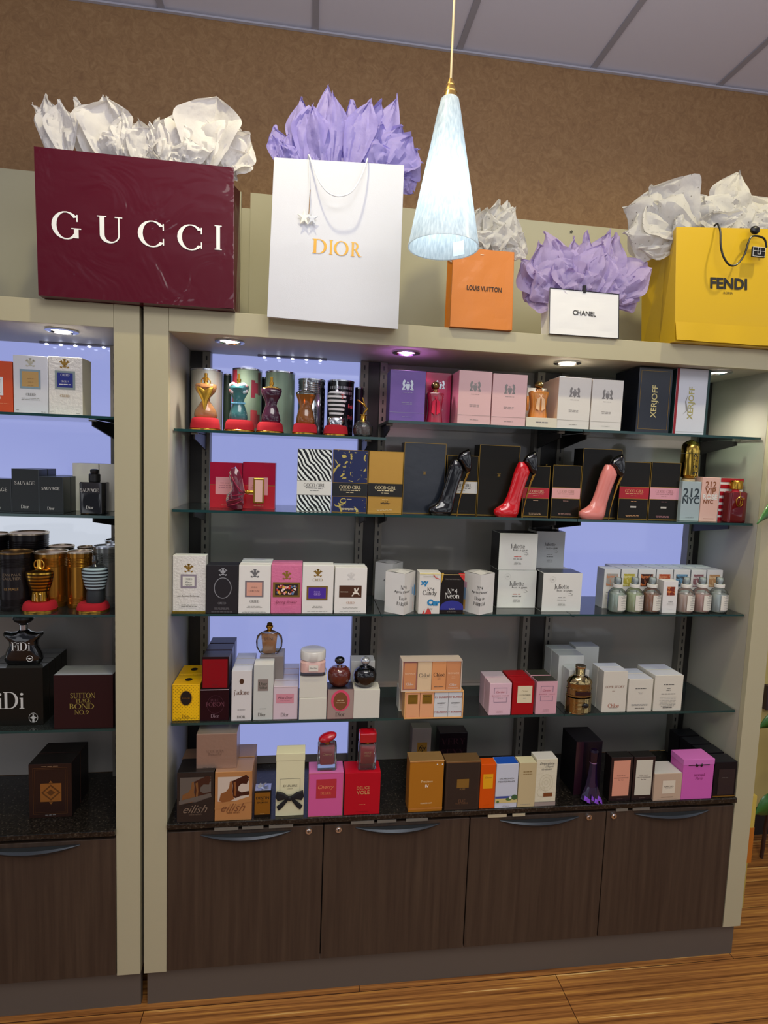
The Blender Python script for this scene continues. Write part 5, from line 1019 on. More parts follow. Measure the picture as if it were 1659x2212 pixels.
# ------------------------------------------------------------------ fourth shelf, left bay
DO = C('#3a3430', .5)
YD = nodemat('dotted_yellow', m_dots); YT = K('#d8a40c')
o = B(PB, 'yellow dotted box with a black oval, front one', '4', 372, 431.5, 1479, 1557, .07, YD, [fr(.02, .01, .98, .99, .0005, C('#a8800c', .4)), el(.5, .63, .23, .21, C('#a87c1a', .4)), el(.5, .63, .2, .195, C('#1a1412', .35)), t('POISON GIRL', .5, .63, .3, GLD2, 's'), t('Dior', .5, .13, .26, C('#7a5606', .5), 's'), ln(.5, .06, .8, 1, C('#7a5606', .5))], topm=YT, sidem=YT)
m = MB(); m.add([(.010 * math.cos(k * .5236), .035 + .011 * math.sin(k * .5236), loc_top(o) - o.location.z + .0008) for k in range(12)], [tuple(range(12))], C('#1a1412', .35)); m.build('top_oval', o)
back(o, 1, .078, ['yellow box with a black oval on top, behind the yellow dotted front box'])
RP = K('#8a0f1a')
o = B(PB, 'very dark red box with dim lettering under the red ring box', '4', 433, 494, 1489, 1557, .055, K('#260912'), [rg(.53, .52, .3, .29, .0009, C('#4a2030', .4)), t('PURE', .5, .66, .28, C('#5a3040', .4), 's'), t('POISON', .52, .53, .66, C('#6a3a48', .4), 's'), t('Dior', .52, .16, .3, C('#8a707a', .4), 's'), r(0, .975, 1, 1, C('#b8aab0', .4), 'edge_line')])
zt = loc_top(o); yo = o.location.y
o2 = B(PB, 'red box with embossed ring stacked on the very dark red box', '4', 436, 494, 1419, None, .052, K('#241014'), [r(.03, .04, .95, .93, RP, 'front_panel'), rg(.49, .52, .3, .28, .0008, C('#7a0c16', .3, 0, .4)), t('Dior', .5, .13, .22, C('#6a0c14', .4), 's')], z=zt, Y=yo + .002, topm=K('#2e2c2c'), sidem=K('#2a2426'))
b1 = back(o, 2, .060, ['very dark box behind the dim lettered dark red box', 'very dark box at the back below the dark tops'])
b2 = back(o2, 2, .060, ['dark topped box stacked behind the red ring box', 'dark topped box at the back of the red ring box stack'])
o = B(PB, 'tall white box with curly brown lettering and a brown oval', '4', 500, 543.5, 1449, 1557, .045, C('#d8d4d2', .4), [el(.5, .79, .11, .055, C('#4a2c18', .4)), t("j'adore", .5, .56, .78, C('#6a4a3a', .45), 's', gap=-.06), ln(.5, .22, .45, 1, DG), t('DIOR', .5, .08, .42, DO, 's')], topm=W2)
back(o, 2, .05, ['white box behind the curly lettered tall box', 'white box at the back of the curly lettered row'])
o = B(PB, 'tall slim pale grey box with a small square silver label', '4', 547.5, 590, 1436, 1555, .05, C('#c6c8c2', .4), [r(.22, .53, .74, .74, C('#9a8f8a', .3, .4)), t('Dior', .48, .66, .42, C('#2a3a28', .5), 's'), t('Addict', .48, .59, .42, C('#2a3a28', .5), 's'), ln(.5, .20, .4, 1, DG), t('Dior', .45, .10, .4, DO, 's')], topm=W1)
zad = loc_top(o); yad = o.location.y
pb_ = B(PB, 'taupe box rising behind the slim pale grey box, under the oval bottle', '4', 560, 612, 1418, None, .07, C('#8f8580', .4), [], Y=yad + .056, topm=C('#aaa29c', .4))
o, W, H = bottle('oval_bottle', 'amber bottle in a wide clear oval glass with gold ball cap', '4', 553, 611, 1344, yad + .082, [('glass_shell', [(0, .22, .12, 0, 0, 3), (.04, .36, .17, 0, 0, 2.6), (.2, .48, .19, 0, 0, 2.4), (.4, .5, .2, 0, 0, 2.2), (.58, .46, .18, 0, 0, 2.2), (.68, .32, .14), (.74, .14, .1)], GLASS), ('perfume', [(.03, .24, .10, 0, 0, 5), (.3, .265, .13, 0, 0, 5), (.66, .31, .12, 0, 0, 5)], glassy('dune_amber', '#e09a58', .92, body='#dc8c46')), ('cap', [(.72, .11, .11), (.75, .12, .12), (.76, .09, .09), (.80, .09, .09), (.84, .13, .13), (.89, .13, .13), (.93, .09, .09), (.95, .11, .11), (.98, .08, .08), (1., .03, .03)], C('#b8862c', .2, 1.))], z=loc_top(pb_))
m = MB(); V, F = glyphs('DUNE', 's'); k_ = .34 * W / max(q[0] for q in V); m.add([((q[0] * k_) - .17 * W, -.135 * W, .46 * H + q[1] * k_) for q in V], F, C('#5a3010', .5)); m.build('lettering', o)
PM = C('#d4bfc8', .4)
o = B(PB, 'pale pink box with a darker pink label in slanted lettering', '4', 590, 643, 1483, 1554, .042, PM, [r(.12, .5, .84, .78, C('#d08a98', .5)), t('Miss Dior', .49, .66, .6, C('#4a3038', .5), shear=.35), ln(.48, .57, .5, 1, C('#7a4a58', .5)), t('Dior', .48, .15, .32, DO, 's'), fr(.01, .01, .99, .99, .0006, C('#a89a98', .4))], topm=C('#c9c0c8', .3, 0, .4))
b_ = back(o, 2, .046, ['pale pink box behind the slanted lettering box', 'pale pink box third back in the slanted lettering row'])
dup(o, (o.location.x + .001, o.location.y + .138, o.location.z), 'pale pink box at the back of the slanted lettering row')
o = B('white_tester_box', 'plain cream white box, lower of the two under the cream jar', '4', 646, 705, 1508, 1555, .06, C('#d6d3c6', .5)); yo = o.location.y
o2 = B('white_tester_box', 'plain cream white box, upper of the two under the cream jar', '4', 646, 705, 1460, None, .06, C('#d6d3c6', .5), z=loc_top(o), Y=yo + .001)
o, W, H = bottle('cream_jar', 'squat square glass jar of pink cream with white lid', '4', 648, 704, 1402, yo + .03, [('glass_base', [(0, .47, .44, 0, 0, 7), (.04, .5, .47, 0, 0, 7), (.16, .5, .47, 0, 0, 7)], GLASS), ('cream', [(.16, .48, .45, 0, 0, 7), (.56, .48, .45, 0, 0, 7), (.62, .42, .42)], C('#d0a8a0', .2, 0, .5)), ('lid', [(.60, .45, .45), (.64, .49, .48), (.96, .49, .48), (1., .46, .45)], C('#d0ccc6', .25, 0, .4))], z=loc_top(o2), cat='cream jar', n=36)
m = MB(); m.add([(-.16 * W, -.475 * W, .22 * H), (.2 * W, -.475 * W, .22 * H), (.2 * W, -.475 * W, .48 * H), (-.16 * W, -.475 * W, .48 * H)], [(0, 1, 2, 3)], C('#e0dad0', .5)); lb = m.build('label', o)
m = MB(); V, F = glyphs('Miss Dior', 'b', .35); k_ = .3 * W / max(q[0] for q in V); m.add([((q[0] * k_) - .13 * W, -.478 * W, .33 * H + q[1] * k_) for q in V], F, DO); m.build('lettering', lb)
TL = C('#b88e86', .4)
o = B(PB, 'silvery rose box with a brown oval ringed in bright pink', '4', 707, 763.5, 1489, 1553, .055, C('#b09a94', .35, .3), [el(.5, .62, .36, .36, C('#d84a6a', .45), 'pink_glow'), el(.5, .60, .27, .30, C('#7a4a2c', .4), 'brown_oval'), ln(.5, .62, .36, 2, C('#c8a888', .5), .08, .02), t('Dior', .5, .16, .36, DO, 's'), fr(0, 0, 1, 1, .0008, C('#6a3038', .4))], topm=K('#2c2628'))
yo = o.location.y + .028
def apple(label, l, r_, top, Yc, z, body, capm, capr=1.):
    o, W, H = bottle('apple_bottle', label, '4', l, r_, top, Yc, [('glass_body', [(0, .2, .18), (.015, .27, .25), (.10, .40, .36), (.25, .49, .43), (.42, .5, .44), (.56, .44, .4), (.645, .30, .28), (.655, .2, .19), (.63, .1, .1)], body), ('neck', [(.63, .10, .10), (.72, .12, .12)], SILVER)], z=z)
    m = MB(); ball(m, (0, 0, .86 * H), .22 * W * capr, .2 * W * capr, .13 * H, capm, 14); m.build('cap', o, smooth=True); return o
apple('amber red apple-shaped bottle with a black ball cap', 708, 758, 1417, yo, loc_top(o), glassy('amber_red', '#6a2018', .75, body='#6a2a20'), GBLK)
o = B('white_tester_box', 'tall plain cream white box under the black apple bottle', '4', 763.5, 820, 1490, 1554, .055, C('#d6d3c6', .5)); yo = o.location.y + .028
B('white_tester_box', 'white box with grey top behind the black apple bottle', '4', 757, 808, 1428, None, .05, C('#c4c3be', .5), [], Y=o.location.y + .062)
apple('black apple-shaped bottle with a clear glass cap', 764, 814, 1418, yo, loc_top(o), GBLK, C('#c8ccd0', .08, .7), .95)
# ------------------------------------------------------------------ fourth shelf, middle bay
def giftset(label, l, r_, top, bot, framem, minis, z=None, Y=None, d=.045):
    Z0 = (SH['4'] + GT if z is None else z) + .0002; cx = (l + r_) / 2
    if Y is None: Y = PZ(cx, bot, Z0).y
    row = (top + bot) / 2; x0 = PY(l, row, Y).x; x1 = PY(r_, row, Y).x; H = PY(cx, top, Y).z - Z0; W = x1 - x0
    o = empty('gift_set', ((x0 + x1) / 2, Y, Z0), label, 'gift set'); e = .0028
    m = MB(); m.box(-W / 2, 0, 0, -W / 2 + e, d, H, framem); m.box(W / 2 - e, 0, 0, W / 2, d, H, framem); m.box(-W / 2 + e, 0, 0, W / 2 - e, d, e, framem); m.box(-W / 2 + e, 0, H - e, W / 2 - e, d, H, framem); m.box(-W / 2 + e, d - .002, e, W / 2 - e, d, H - e, framem); m.build('tray', o)
    n = len(minis); w = (W - 2 * e) / n
    for i, (c_, pr) in enumerate(minis):
        xa = -W / 2 + e + i * w; m = MB(); m.box(-w / 2 + .0005, 0, 0, w / 2 - .0005, d - .006, H - 2 * e - .0006, c_); q = m.build('mini_box', o, bevel=.0006); q.location = (xa + w / 2, .0025, e + .0002)
        prints(q, pr, w - .001, H - 2 * e - .0006)
    return o, Z0 + H
PE = C('#d9955f', .45); CR = C('#dcc09a', .45); BK = INK
B0 = [t('BURBERRY', .52, .56, .6, BK, bold=.02), ln(.5, .48, .3, 1, DG), t('RY BURBER', .52, .80, .98, C('#a85a58', .5), bold=.01), t('Y BURBERR', .5, .20, .98, C('#a85a58', .5), bold=.01), ln(.5, .40, .5, 1, DG)]
GDL = [r(.16, .55, .84, .92, C('#8a6a20', .4, .4)), ln(.5, .82, .5, 1, C('#3a2c10', .5), .04, .025), ln(.5, .62, .4, 1, C('#3a2c10', .5)), ln(.5, .05, .6, 1, PKL)]
o, zt = giftset('wrapped lower row of four mini boxes, two peach and two white', 874, 1001, 1494, 1552, C('#d9a468', .4), [(C('#e0a274', .45), GDL), (C('#e0a274', .45), GDL), (C('#cfd2d4', .45), B0), (C('#cfd2d4', .45), B0)])
ch = C('#e8c8a8', .5)
giftset('wrapped upper row of four mini boxes in peach tones', 868, 998, 1427, 1481, C('#c9b8a8', .4), [(C('#cc8a5c', .45), [fr(.06, .03, .97, .97, .0012, C('#6a4468', .4)), t('NOMADE', .52, .58, .7, ch), t('Chloé', .52, .22, .5, WHT, 's')]), (CR, [t('Chloé', .5, .52, .78, DG, 's'), ln(.5, .40, .5, 1, LG), fr(0, 0, 1, 1, .0006, C('#b89a7a', .5))]), (PE, [t('Chloé', .5, .54, .78, INK, 's'), ln(.5, .42, .3, 2, DG, .05), ln(.5, .1, .7, 1, DG, .03, .02)]), (C('#cc8a5c', .45), [t('NOMADE', .5, .58, .78, ch), ln(.5, .46, .3, 2, ch, .05), t('Chloé', .5, .18, .5, WHT, 's'), ln(.5, .08, .8, 1, WHT)])], z=zt, Y=o.location.y + .002)
q = giftset('another wrapped mini set standing behind the lower peach row', 862, 985, 1487, 1538, C('#c9c4ba', .4), [(C('#c9a890', .45), [])] * 4, Y=o.location.y + .053)[0]
FRC = C('#8a7488', .4)
def cart(l, r_, top, bot, mt, label, n, labels, topm=None, lab=None, words='BAISER VOLÉ'):
    pr = ([fr(.2, .40, .80, .86, .0014, FRC), r(.15, .56, .85, .67, mt, 'name_band'), t('Cartier', .5, .73, .42, C('#b05a68', .5), shear=.4), t(words, .5, .615, .76, C('#b05a68', .5), h=.04), ln(.5, .53, .3, 1, LG), ln(.5, .14, .34, 3, C('#b08a90', .5), .03)] if not lab else [r(.22, .36, .90, .88, C('#dcd0ae', .5)), t('Cartier', .56, .72, .3, C('#8a7a50', .5), shear=.4), t(words, .56, .60, .56, C('#4a4438', .5), 's'), ln(.56, .50, .2, 1, LG)])
    o = B(PB, label, '4', l, r_, top, bot, .045, mt, pr, topm=topm); back(o, n, .05, labels); return o
cart(1057, 1104, 1476, 1546, C('#d8b4c0', .4), 'pink box with grey square frame, left of the red box', 1, ['pink box behind the left grey framed pink box'], C('#d8c0c8', .3, 0, .3))
cart(1107, 1153, 1473, 1545, K('#a3121a'), 'dark red box with a cream label', 1, ['dark red box behind the cream label box'], lab=1, words='LA PANTHÈRE'.replace('È', 'E'))
cart(1158, 1203, 1472, 1544, C('#d4a2ac', .4), 'pink box with grey square frame and dark top, right of the red box', 1, ['dark topped pink box behind the right grey framed pink box'], K('#3a3a30'))
# ------------------------------------------------------------------ fourth shelf, right bay
GRW = C('#c6c8c4', .35, 0, .3)
y5 = .115
o = B(PB, 'tall glossy white box behind the ribbed gold bottle', '4', 1204, 1258, 1416, None, .05, GRW, Y=y5, topm=C('#b4b6b8', .25, 0, .5)); back(o, 1, .055, ['tall glossy white box at the back left beside the slotted post'])
B(PB, 'tall white box with a small round red and black badge', '4', 1240, 1290, 1397, None, .05, GRW, [el(.70, .26, .07, .05, C('#1a1214', .4)), el(.71, .27, .04, .03, C('#6a1a24', .4))], Y=.178, topm=C('#b4b6b8', .25, 0, .5))
B(PB, 'shorter white box close behind the ribbed gold bottle', '4', 1226, 1269, 1448, None, .045, GRW, Y=.067, topm=C('#b4b6b8', .25, 0, .5))
Yc = .058 - .0
X, W, Z, H = place('4', 1224, 1279, 1437, .045 + .02)
ribs = [(0, .44, .3)] + [(.02 + .028 * i + k * .014, .45 + (.05 if k else 0), .31 + (.035 if k else 0)) for i in range(12) for k in (0, 1)]
CG = C('#cdbf9c', .1, 1.)
o, W, H = bottle('ribbed_bottle', 'chrome gold ribbed bottle shaped like a flask with dark round badge', '4', 1224, 1278, 1437, .047, [('ribbed_base', ribs, CG), ('waist', [(.36, .47, .32), (.365, .49, .33), (.40, .49, .33), (.405, .47, .32), (.50, .47, .32), (.505, .49, .33), (.53, .49, .33), (.535, .47, .32), (.62, .47, .32), (.64, .49, .33), (.66, .48, .32), (.72, .42, .29), (.77, .3, .24), (.80, .2, .19)], C('#a89468', .06, 1.)), ('neck_cap', [(.80, .17, .17)] + [(.81 + .018 * i + k * .009, .165 + .02 * k, .165 + .02 * k) for i in range(8) for k in (0, 1)] + [(.96, .2, .2), (1., .19, .19)], CG)])
m = MB(); m.box(-.30 * W, -.335 * W, .41 * H, .30 * W, -.318 * W, .49 * H, C('#2a0e10', .3)); m.build('dark_band', o, bevel=.0006)
m = MB(); ball(m, (.12 * W, -.35 * W, .20 * H), .12 * W, .004, .055 * H, BLK, 14); m.build('badge', o, smooth=True)
CW2 = C('#d6d1c2', .45); BR_ = C('#8a5a48', .5)
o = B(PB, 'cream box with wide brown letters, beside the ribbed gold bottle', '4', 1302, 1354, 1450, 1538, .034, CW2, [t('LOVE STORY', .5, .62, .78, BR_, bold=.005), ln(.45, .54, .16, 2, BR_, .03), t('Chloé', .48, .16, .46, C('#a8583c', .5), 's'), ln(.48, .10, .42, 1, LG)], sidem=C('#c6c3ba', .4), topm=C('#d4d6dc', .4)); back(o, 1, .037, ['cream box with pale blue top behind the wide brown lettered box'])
mini = [ln(.5, .70, .46, 1, DG, .05, .02), ln(.5, .60, .2, 2, DG, .05, .012), ln(.5, .22, .7, 2, LG, .04, .012), ln(.5, .10, .4, 1, DG, .03, .018)]
o = B(PB, 'shorter cream box with fine print, between two taller cream boxes', '4', 1357, 1409, 1467, 1537, .043, CW2, mini, topm=C('#d4d6dc', .4)); back(o, 1, .046, ['shorter cream box behind the fine print one'])
o = B(PB, 'cream box with a paragraph of fine print, last on the shelf by the side wall', '4', 1413, 1474, 1459, 1535, .046, CW2, [ln(.5, .73, .38, 1, DG, .05, .02), ln(.5, .62, .18, 2, DG, .05, .012), ln(.5, .47, .5, 1, DG, .03, .018), ln(.5, .38, .7, 5, LG, .045, .008), ln(.5, .17, .64, 2, LG, .04, .012), ln(.5, .08, .38, 1, DG, .03, .018)], topm=C('#d4d6dc', .4)); back(o, 1, .049, ['cream box with curled white top behind the paragraph box'])
# ------------------------------------------------------------------ counter, left part
def bust(m1, m2, m3): return [r(.08, .40, .92, .90, m1, 'picture_ground'), p([(.12, .42), (.16, .56), (.30, .60), (.38, .68), (.40, .80), (.45, .82), (.47, .70), (.46, .60), (.52, .44), (.40, .40), (.2, .38)], m2, 'bust_print'),
    p([(.47, .60), (.48, .72), (.46, .81), (.84, .93), (.88, .90), (.93, .88), (.90, .845), (.92, .82), (.88, .79), (.86, .745), (.72, .755), (.64, .70), (.62, .62), (.72, .575), (.92, .60), (.93, .52), (.70, .50), (.56, .46), (.5, .48)], m3, 'bust_print'), p([(.50, .78), (.56, .80), (.58, .62), (.56, .50), (.51, .52), (.53, .64)], m2, 'bust_print')]
DKB = C('#1f1a19', .35, 0, .3)
o = B(PB, 'dark brown box with a bronze neck and chin picture', 'c', 382, 462, 1668, 1776, .072, DKB, bust(C('#5f564e', .4), C('#8a6038', .35, .4), C('#4a2c20', .35, .4)) + [p([(.06, .30), (.94, .50), (.94, .38), (.06, .30)], DKB, 'slant'), p([(.06, .36), (.06, .44), (.92, .58), (.94, .5)], C('#5f564e', .4), 'slant'), t('eilish', .5, .27, .66, C('#7a6858', .4), shear=.5), t('billie eilish', .5, .165, .34, C('#6a5a4c', .4))], topm=C('#1a1614', .3))
o = B(PB, 'copper gold box with a neck and chin picture', 'c', 464, 544, 1667, 1772, .072, C('#c08a55', .4, .3), bust(C('#c9b8a8', .4), C('#9a6438', .35, .4), C('#4a2418', .35, .4)) + [p([(.0, .28), (1, .50), (1, .38), (0, .24)], C('#c08a55', .4, .3), 'slant'), t('eilish', .5, .27, .66, C('#7a4a2c', .4), shear=.5), t('billie eilish', .5, .165, .34, C('#5a3018', .4))], topm=C('#b08a70', .35, .3))
gb = back(o, 1, .077, ['rose gold topped box behind the copper gold picture box'])[0]
hb = B(PB, 'bronze topped box behind the dark brown picture box', 'c', 392, 460, 1640, None, .06, C('#3a2c24', .4), [], Y=gb.location.y, topm=C('#8a6a50', .35, .4))
zt = max(loc_top(o), loc_top(gb), loc_top(hb))
B(PB, 'rose gold cube box resting on top of the dark and copper boxes', 'c', 424, 511, 1585, None, .075, C('#a88c7c', .3, .5, 0, 0, .2, 90.), [t('YOUR TURN', .46, .5, .44, C('#8a7062', .4, .4), 's'), t('Beautiful', .46, .42, .32, C('#8a7062', .4, .4)), ln(.4, .04, .6, 1, DG)], z=zt, Y=o.location.y + .018, topm=C('#b8a898', .2, .6))
o = B(PB, 'small dark gold box with bold dark letters and a crumpled silver top', 'c', 549, 585, 1708, 1765, .035, K('#1c130c'), [r(.03, .10, .96, .93, C('#9a6a22', .35, .5)), t('DESTIN', .5, .73, .78, C('#2a1a0a', .4), bold=.02), t('DE', .5, .64, .12, C('#2a1a0a', .4)), t('BALMAIN', .5, .56, .6, C('#2a1a0a', .4), bold=.01), ln(.5, .14, .4, 1, C('#d8b070', .4))], topm=C('#aab0c8', .2, .5))
m = MB(); h_ = loc_top(o) - o.location.z
for k in range(6):
    a = k * 1.05; m.add([(0, .0175, h_ + .0015), (.016 * math.cos(a), .0175 + .014 * math.sin(a), h_ + .006), (.016 * math.cos(a + .7), .0175 + .014 * math.sin(a + .7), h_ + .001)], [(0, 1, 2)], C('#c8cede', .15, .5))
m.build('foil_folds', o)
CRM = C('#dcd7b0', .45)
o = B(PB, 'tall cream box tied with a black bow', 'c', 596, 657, 1628, 1762, .045, CRM, [fr(.14, .34, .86, .60, .0007, DG), t('JO MALONE', .5, .485, .52, INK, 's'), t('LONDON', .5, .44, .2, DG)], lid=(.11, CRM))
W_ = .061; hh = loc_top(o) - o.location.z; m = MB(); BOW = C('#0c0b10', .7)
zc = hh * .30
for sgn in (-1, 1):
    puff(m, [(sgn * .003, zc + .006), (sgn * .018, zc + .017), (sgn * .036, zc + .022), (sgn * .039, zc + .004), (sgn * .033, zc - .006), (sgn * .015, zc - .002), (sgn * .003, zc - .004)][::sgn], .008, BOW, y0=-.006)
    puff(m, [(sgn * .002, zc - .002), (sgn * .012, zc - .004), (sgn * .036, zc - .024), (sgn * .030, zc - .036), (sgn * .022, zc - .030), (sgn * .006, zc - .010)][::sgn], .004, BOW, y0=-.0035)
ball(m, (0, -.007, zc), .006, .005, .007, BOW, 10); m.build('bow', o)
m = MB(); m.box(-.0325, -.0012, zc - .004, .0325, -.0004, zc + .004, BOW); m.build('ribbon', o)
o = B(PB, 'bright pink box with a red square label', 'c', 666, 741, 1670, 1764, .062, K('#cf5a94'), [fr(0, 0, 1, 1, .0009, C('#b8864a', .35, .5)), r(.22, .42, .80, .86, C('#b8303a', .4, .1)), t('Cherry', .5, .67, .46, C('#e08a5a', .4), shear=.35), t('DELICE', .5, .54, .3, C('#e08a5a', .4), 's')], topm=C('#c86aa4', .35)); z1 = loc_top(o); ya = o.location.y
o = B(PB, 'red box with pale gold capital letters', 'c', 744, 821, 1669, 1761, .062, K('#b50f22'), [t('DELICE', .52, .64, .36, C('#d8a06a', .4, .3), bold=.01), t('VOLE', .52, .53, .36, C('#d8a06a', .4, .3), bold=.01), ln(.5, .24, .2, 1, C('#d8a06a', .4)), ln(.5, .07, .4, 1, C('#7a0c18', .4))], topm=K('#b50f22')); z2 = loc_top(o); yb_ = o.location.y
def rbottle(label, l, r_, top, Y, z, lm, tx):
    o, W, H = bottle('square_bottle', label, 'c', l, r_, top, Y, [('glass_body', [(0, .46, .34, 0, 0, 8), (.02, .49, .37, 0, 0, 8), (.66, .47, .35, 0, 0, 8), (.70, .40, .30, 0, 0, 8)], GLASS), ('perfume', [(.15, .34, .26, 0, 0, 8), (.17, .36, .28, 0, 0, 8), (.62, .38, .28, 0, 0, 8)], lm), ('neck', [(.69, .13, .13), (.76, .13, .13)], GOLD)], z=z)
    m = MB()
    for i, (s_, zz, wd, sh_) in enumerate(tx):
        V, F = glyphs(s_, 'b', sh_); k_ = wd * W / max(q[0] for q in V); m.add([((q[0] * k_) - wd * W / 2, -.285 * W - .0002, zz * H + q[1] * k_) for q in V], F, C('#e8b070', .4))
    m.build('lettering', o); return o, W, H
LQ = glassy('cherry_liquid', '#c8384a', .85, body='#b8303c')
o, W, H = rbottle('square red glass bottle with a tilted oval red cap, on the pink box', 685, 728, 1582, ya + .03, z1, LQ, [('Cherry', .42, .5, .35)])
m = MB(); ball(m, (0, 0, 0), .48 * W, .34 * W, .125 * H, C('#b00d20', .08, 0, .8), 20); q = m.build('cap', o, smooth=True); q.location = (0, 0, .865 * H); q.rotation_euler = (0, -.32, 0)
LQ2 = glassy('scarlet_liquid', '#c81828', .9, body='#c01020')
o, W, H = rbottle('square red glass bottle with a square red cap, on the red box', 773, 813, 1579, yb_ + .03, z2, LQ2, [('DELICE', .45, .4, 0), ('VOLE', .36, .34, 0)])
m = MB(); loft(m, [(.755 * H, .42 * W, .32 * W, 0, 0, 8), (.77 * H, .46 * W, .35 * W, 0, 0, 8), (.985 * H, .46 * W, .35 * W, 0, 0, 8), (1. * H, .42 * W, .32 * W, 0, 0, 8)], C('#a80c1c', .1, 0, .8), 28); m.build('cap', o, smooth=True)
m = MB()
for k in (-1, 0, 1): ball(m, (k * .0055, -.014, .735 * H + abs(k) * .002), .0032, .003, .0035, GOLD, 8)
m.build('clasp', o)
# ------------------------------------------------------------------ counter, middle part
o = B(PB, 'slim pinkish grey box with a gold square, at the back above the amber box', 'c', 890, 931, 1573, 1636, .04, C('#9a8a84', .4), [r(.28, .35, .80, .68, C('#c9923c', .35, .4)), t('fiji', .55, .53, .42, INK, shear=.35, bold=.01), ln(.5, .24, .4, 2, DG, .03)], Y=.20, z=None)
B('black_display_box', 'very dark purple box with large dim capitals, at the back', 'c', 949, 1009, 1583, 1640, .05, C('#1a0c14', .35), [t('VERY', .5, .78, .86, C('#3c2028', .4), 's', h=.16), t('SEXY', .5, .50, .86, C('#3c2028', .4), 's', h=.16)], Y=.20, topm=C('#2a1018', .35, 0, .3))
o = B(PB, 'tall amber gold box with white lettering', 'c', 884, 957, 1644, 1754, .05, C('#b0721a', .4, .2), [t('Precieux', .52, .60, .34, C('#e8d0a0', .4)), t('IV', .52, .51, .1, C('#f0e8d8', .4), bold=.02), t('CLAUDE-NUIT', .52, .17, .34, C('#f0e0b8', .4)), el(.80, .93, .02, .012, WHT), el(.95, .93, .02, .014, WHT), r(0, .05, 1, .085, C('#d8a050', .25, .7), 'gold_foot')], lid=(.02, C('#e0b070', .25, .7)), topm=C('#2a1c0c', .4))
B(PB, 'wide dark brown box with a small gold mesh square', 'c', 962, 1036, 1645, 1751, .045, C('#2a1f1a', .4), [fr(.04, .03, .96, .97, .0005, C('#5a4030', .4)), r(.33, .46, .68, .64, C('#9a7c3c', .3, .6)), t('PURE', .5, .43, .16, C('#8a6a3c', .4)), t('ELIE', .5, .19, .2, C('#6a4a34', .4)), t('PURE DESIRE', .5, .14, .36, C('#6a4a34', .4))], lid=(.025, C('#8a6a44', .3, .5)), topm=C('#55504a', .35))
B(PB, 'slim orange box with a yellow label', 'c', 1037, 1070, 1651, 1746, .035, K('#d0500c'), [r(.18, .45, .82, .78, C('#e0a010', .4)), t('Caleche', .5, .70, .44, C('#5a3a10', .5), shear=.4), ln(.5, .08, .44, 1, C('#7a2c08', .5))])
sky_ = C('#c4c8d4', .4)
B(PB, 'white box with a blue top and a seaside picture at its foot', 'c', 1071, 1118, 1650, 1747, .04, sky_, [t('UN JARDIN EN', .48, .66, .66, DG), t('MEDITERRANEE', .48, .60, .76, DG), r(0, .22, 1, .27, C('#3a4a90', .5), 'sea_print'), r(0, .12, 1, .22, C('#c9b878', .5), 'sand_print'), el(.62, .20, .14, .035, C('#4a6a30', .5), 'tree_print'), el(.88, .24, .14, .06, C('#3a5a34', .5), 'tree_print'), el(.68, .235, .06, .03, WHT, 'tree_print'), el(.12, .15, .06, .03, C('#4a6a30', .5), 'tree_print'), ln(.5, .07, .36, 2, LG, .03)], topm=K('#1f4fae'), lid=None)
B(PB, 'slim plain beige box with faint lettering', 'c', 1120, 1157, 1648, 1745, .038, C('#c0ae84', .45), [ln(.5, .79, .7, 1, C('#8a7040', .5), .04, .02), ln(.5, .74, .6, 1, C('#8a7040', .5), .04, .014), ln(.45, .06, .6, 1, LG)], topm=C('#d8d0a8', .4))
B(PB, 'cream box embossed with a rose and a small brown label', 'c', 1157, 1202, 1640, 1740, .045, C('#d6cfb4', .45, 0, 0, 0, .8, 60.), [t('Empreinte', .5, .9, .7, DG, shear=.4), t('L\'Esprit', .62, .84, .4, DG, shear=.4), t('du dessin', .5, .79, .5, DG, shear=.4), rg(.5, .5, .20, .11, .0008, C('#c4bc9c', .4)), rg(.5, .5, .32, .18, .0008, C('#c4bc9c', .4)), rg(.5, .5, .1, .05, .0008, C('#c4bc9c', .4)), rg(.3, .3, .2, .1, .0008, C('#c4bc9c', .4)), r(.4, .20, .82, .28, C('#7a4420', .4)), r(0, 0, 1, .085, C('#9a8c84', .4), 'grey_foot'), r(.0, .085, 1, .09, DG, 'grey_foot')], topm=C('#dcd8cc', .4))
# ------------------------------------------------------------------ counter, right part
o = B('dark_box', 'tall black purple box behind the violet crystal bottle', 'c', 1242, 1298, 1602, 1715, .095, K('#150e18'), [r(.0, .0, .28, 1, C('#2c1420', .3, 0, .4), 'tinted_panel')], topm=K('#1c1a1e'), sidem=K('#0e0c10'))
Yv = yb('c', 1277, 1738) + .02
X, W, Z, H = place('c', 1254, 1300, 1619, Yv); o = empty('crystal_bottle', (X, Yv, Z), 'tapered violet crystal bottle with tall dark cap', 'perfume bottle')
VI = glassy('violet_glass', '#5a1f9a', .35, body='#4a1a80'); m = MB(); n = 6
for k, (z, rr_) in enumerate([]): pass
loft(m, [(0, .40 * W, .30 * W, .1 * W), (.04 * H, .48 * W, .34 * W, .05 * W), (.12 * H, .42 * W, .3 * W, .04 * W), (.30 * H, .27 * W, .22 * W, .04 * W), (.5 * H, .2 * W, .18 * W, .05 * W), (.76 * H, .15 * W, .14 * W, .06 * W)], C('#24103a', .05, .3, .8), 7)
m.build('crystal_body', o)
m = MB(); rr = random.Random(9)
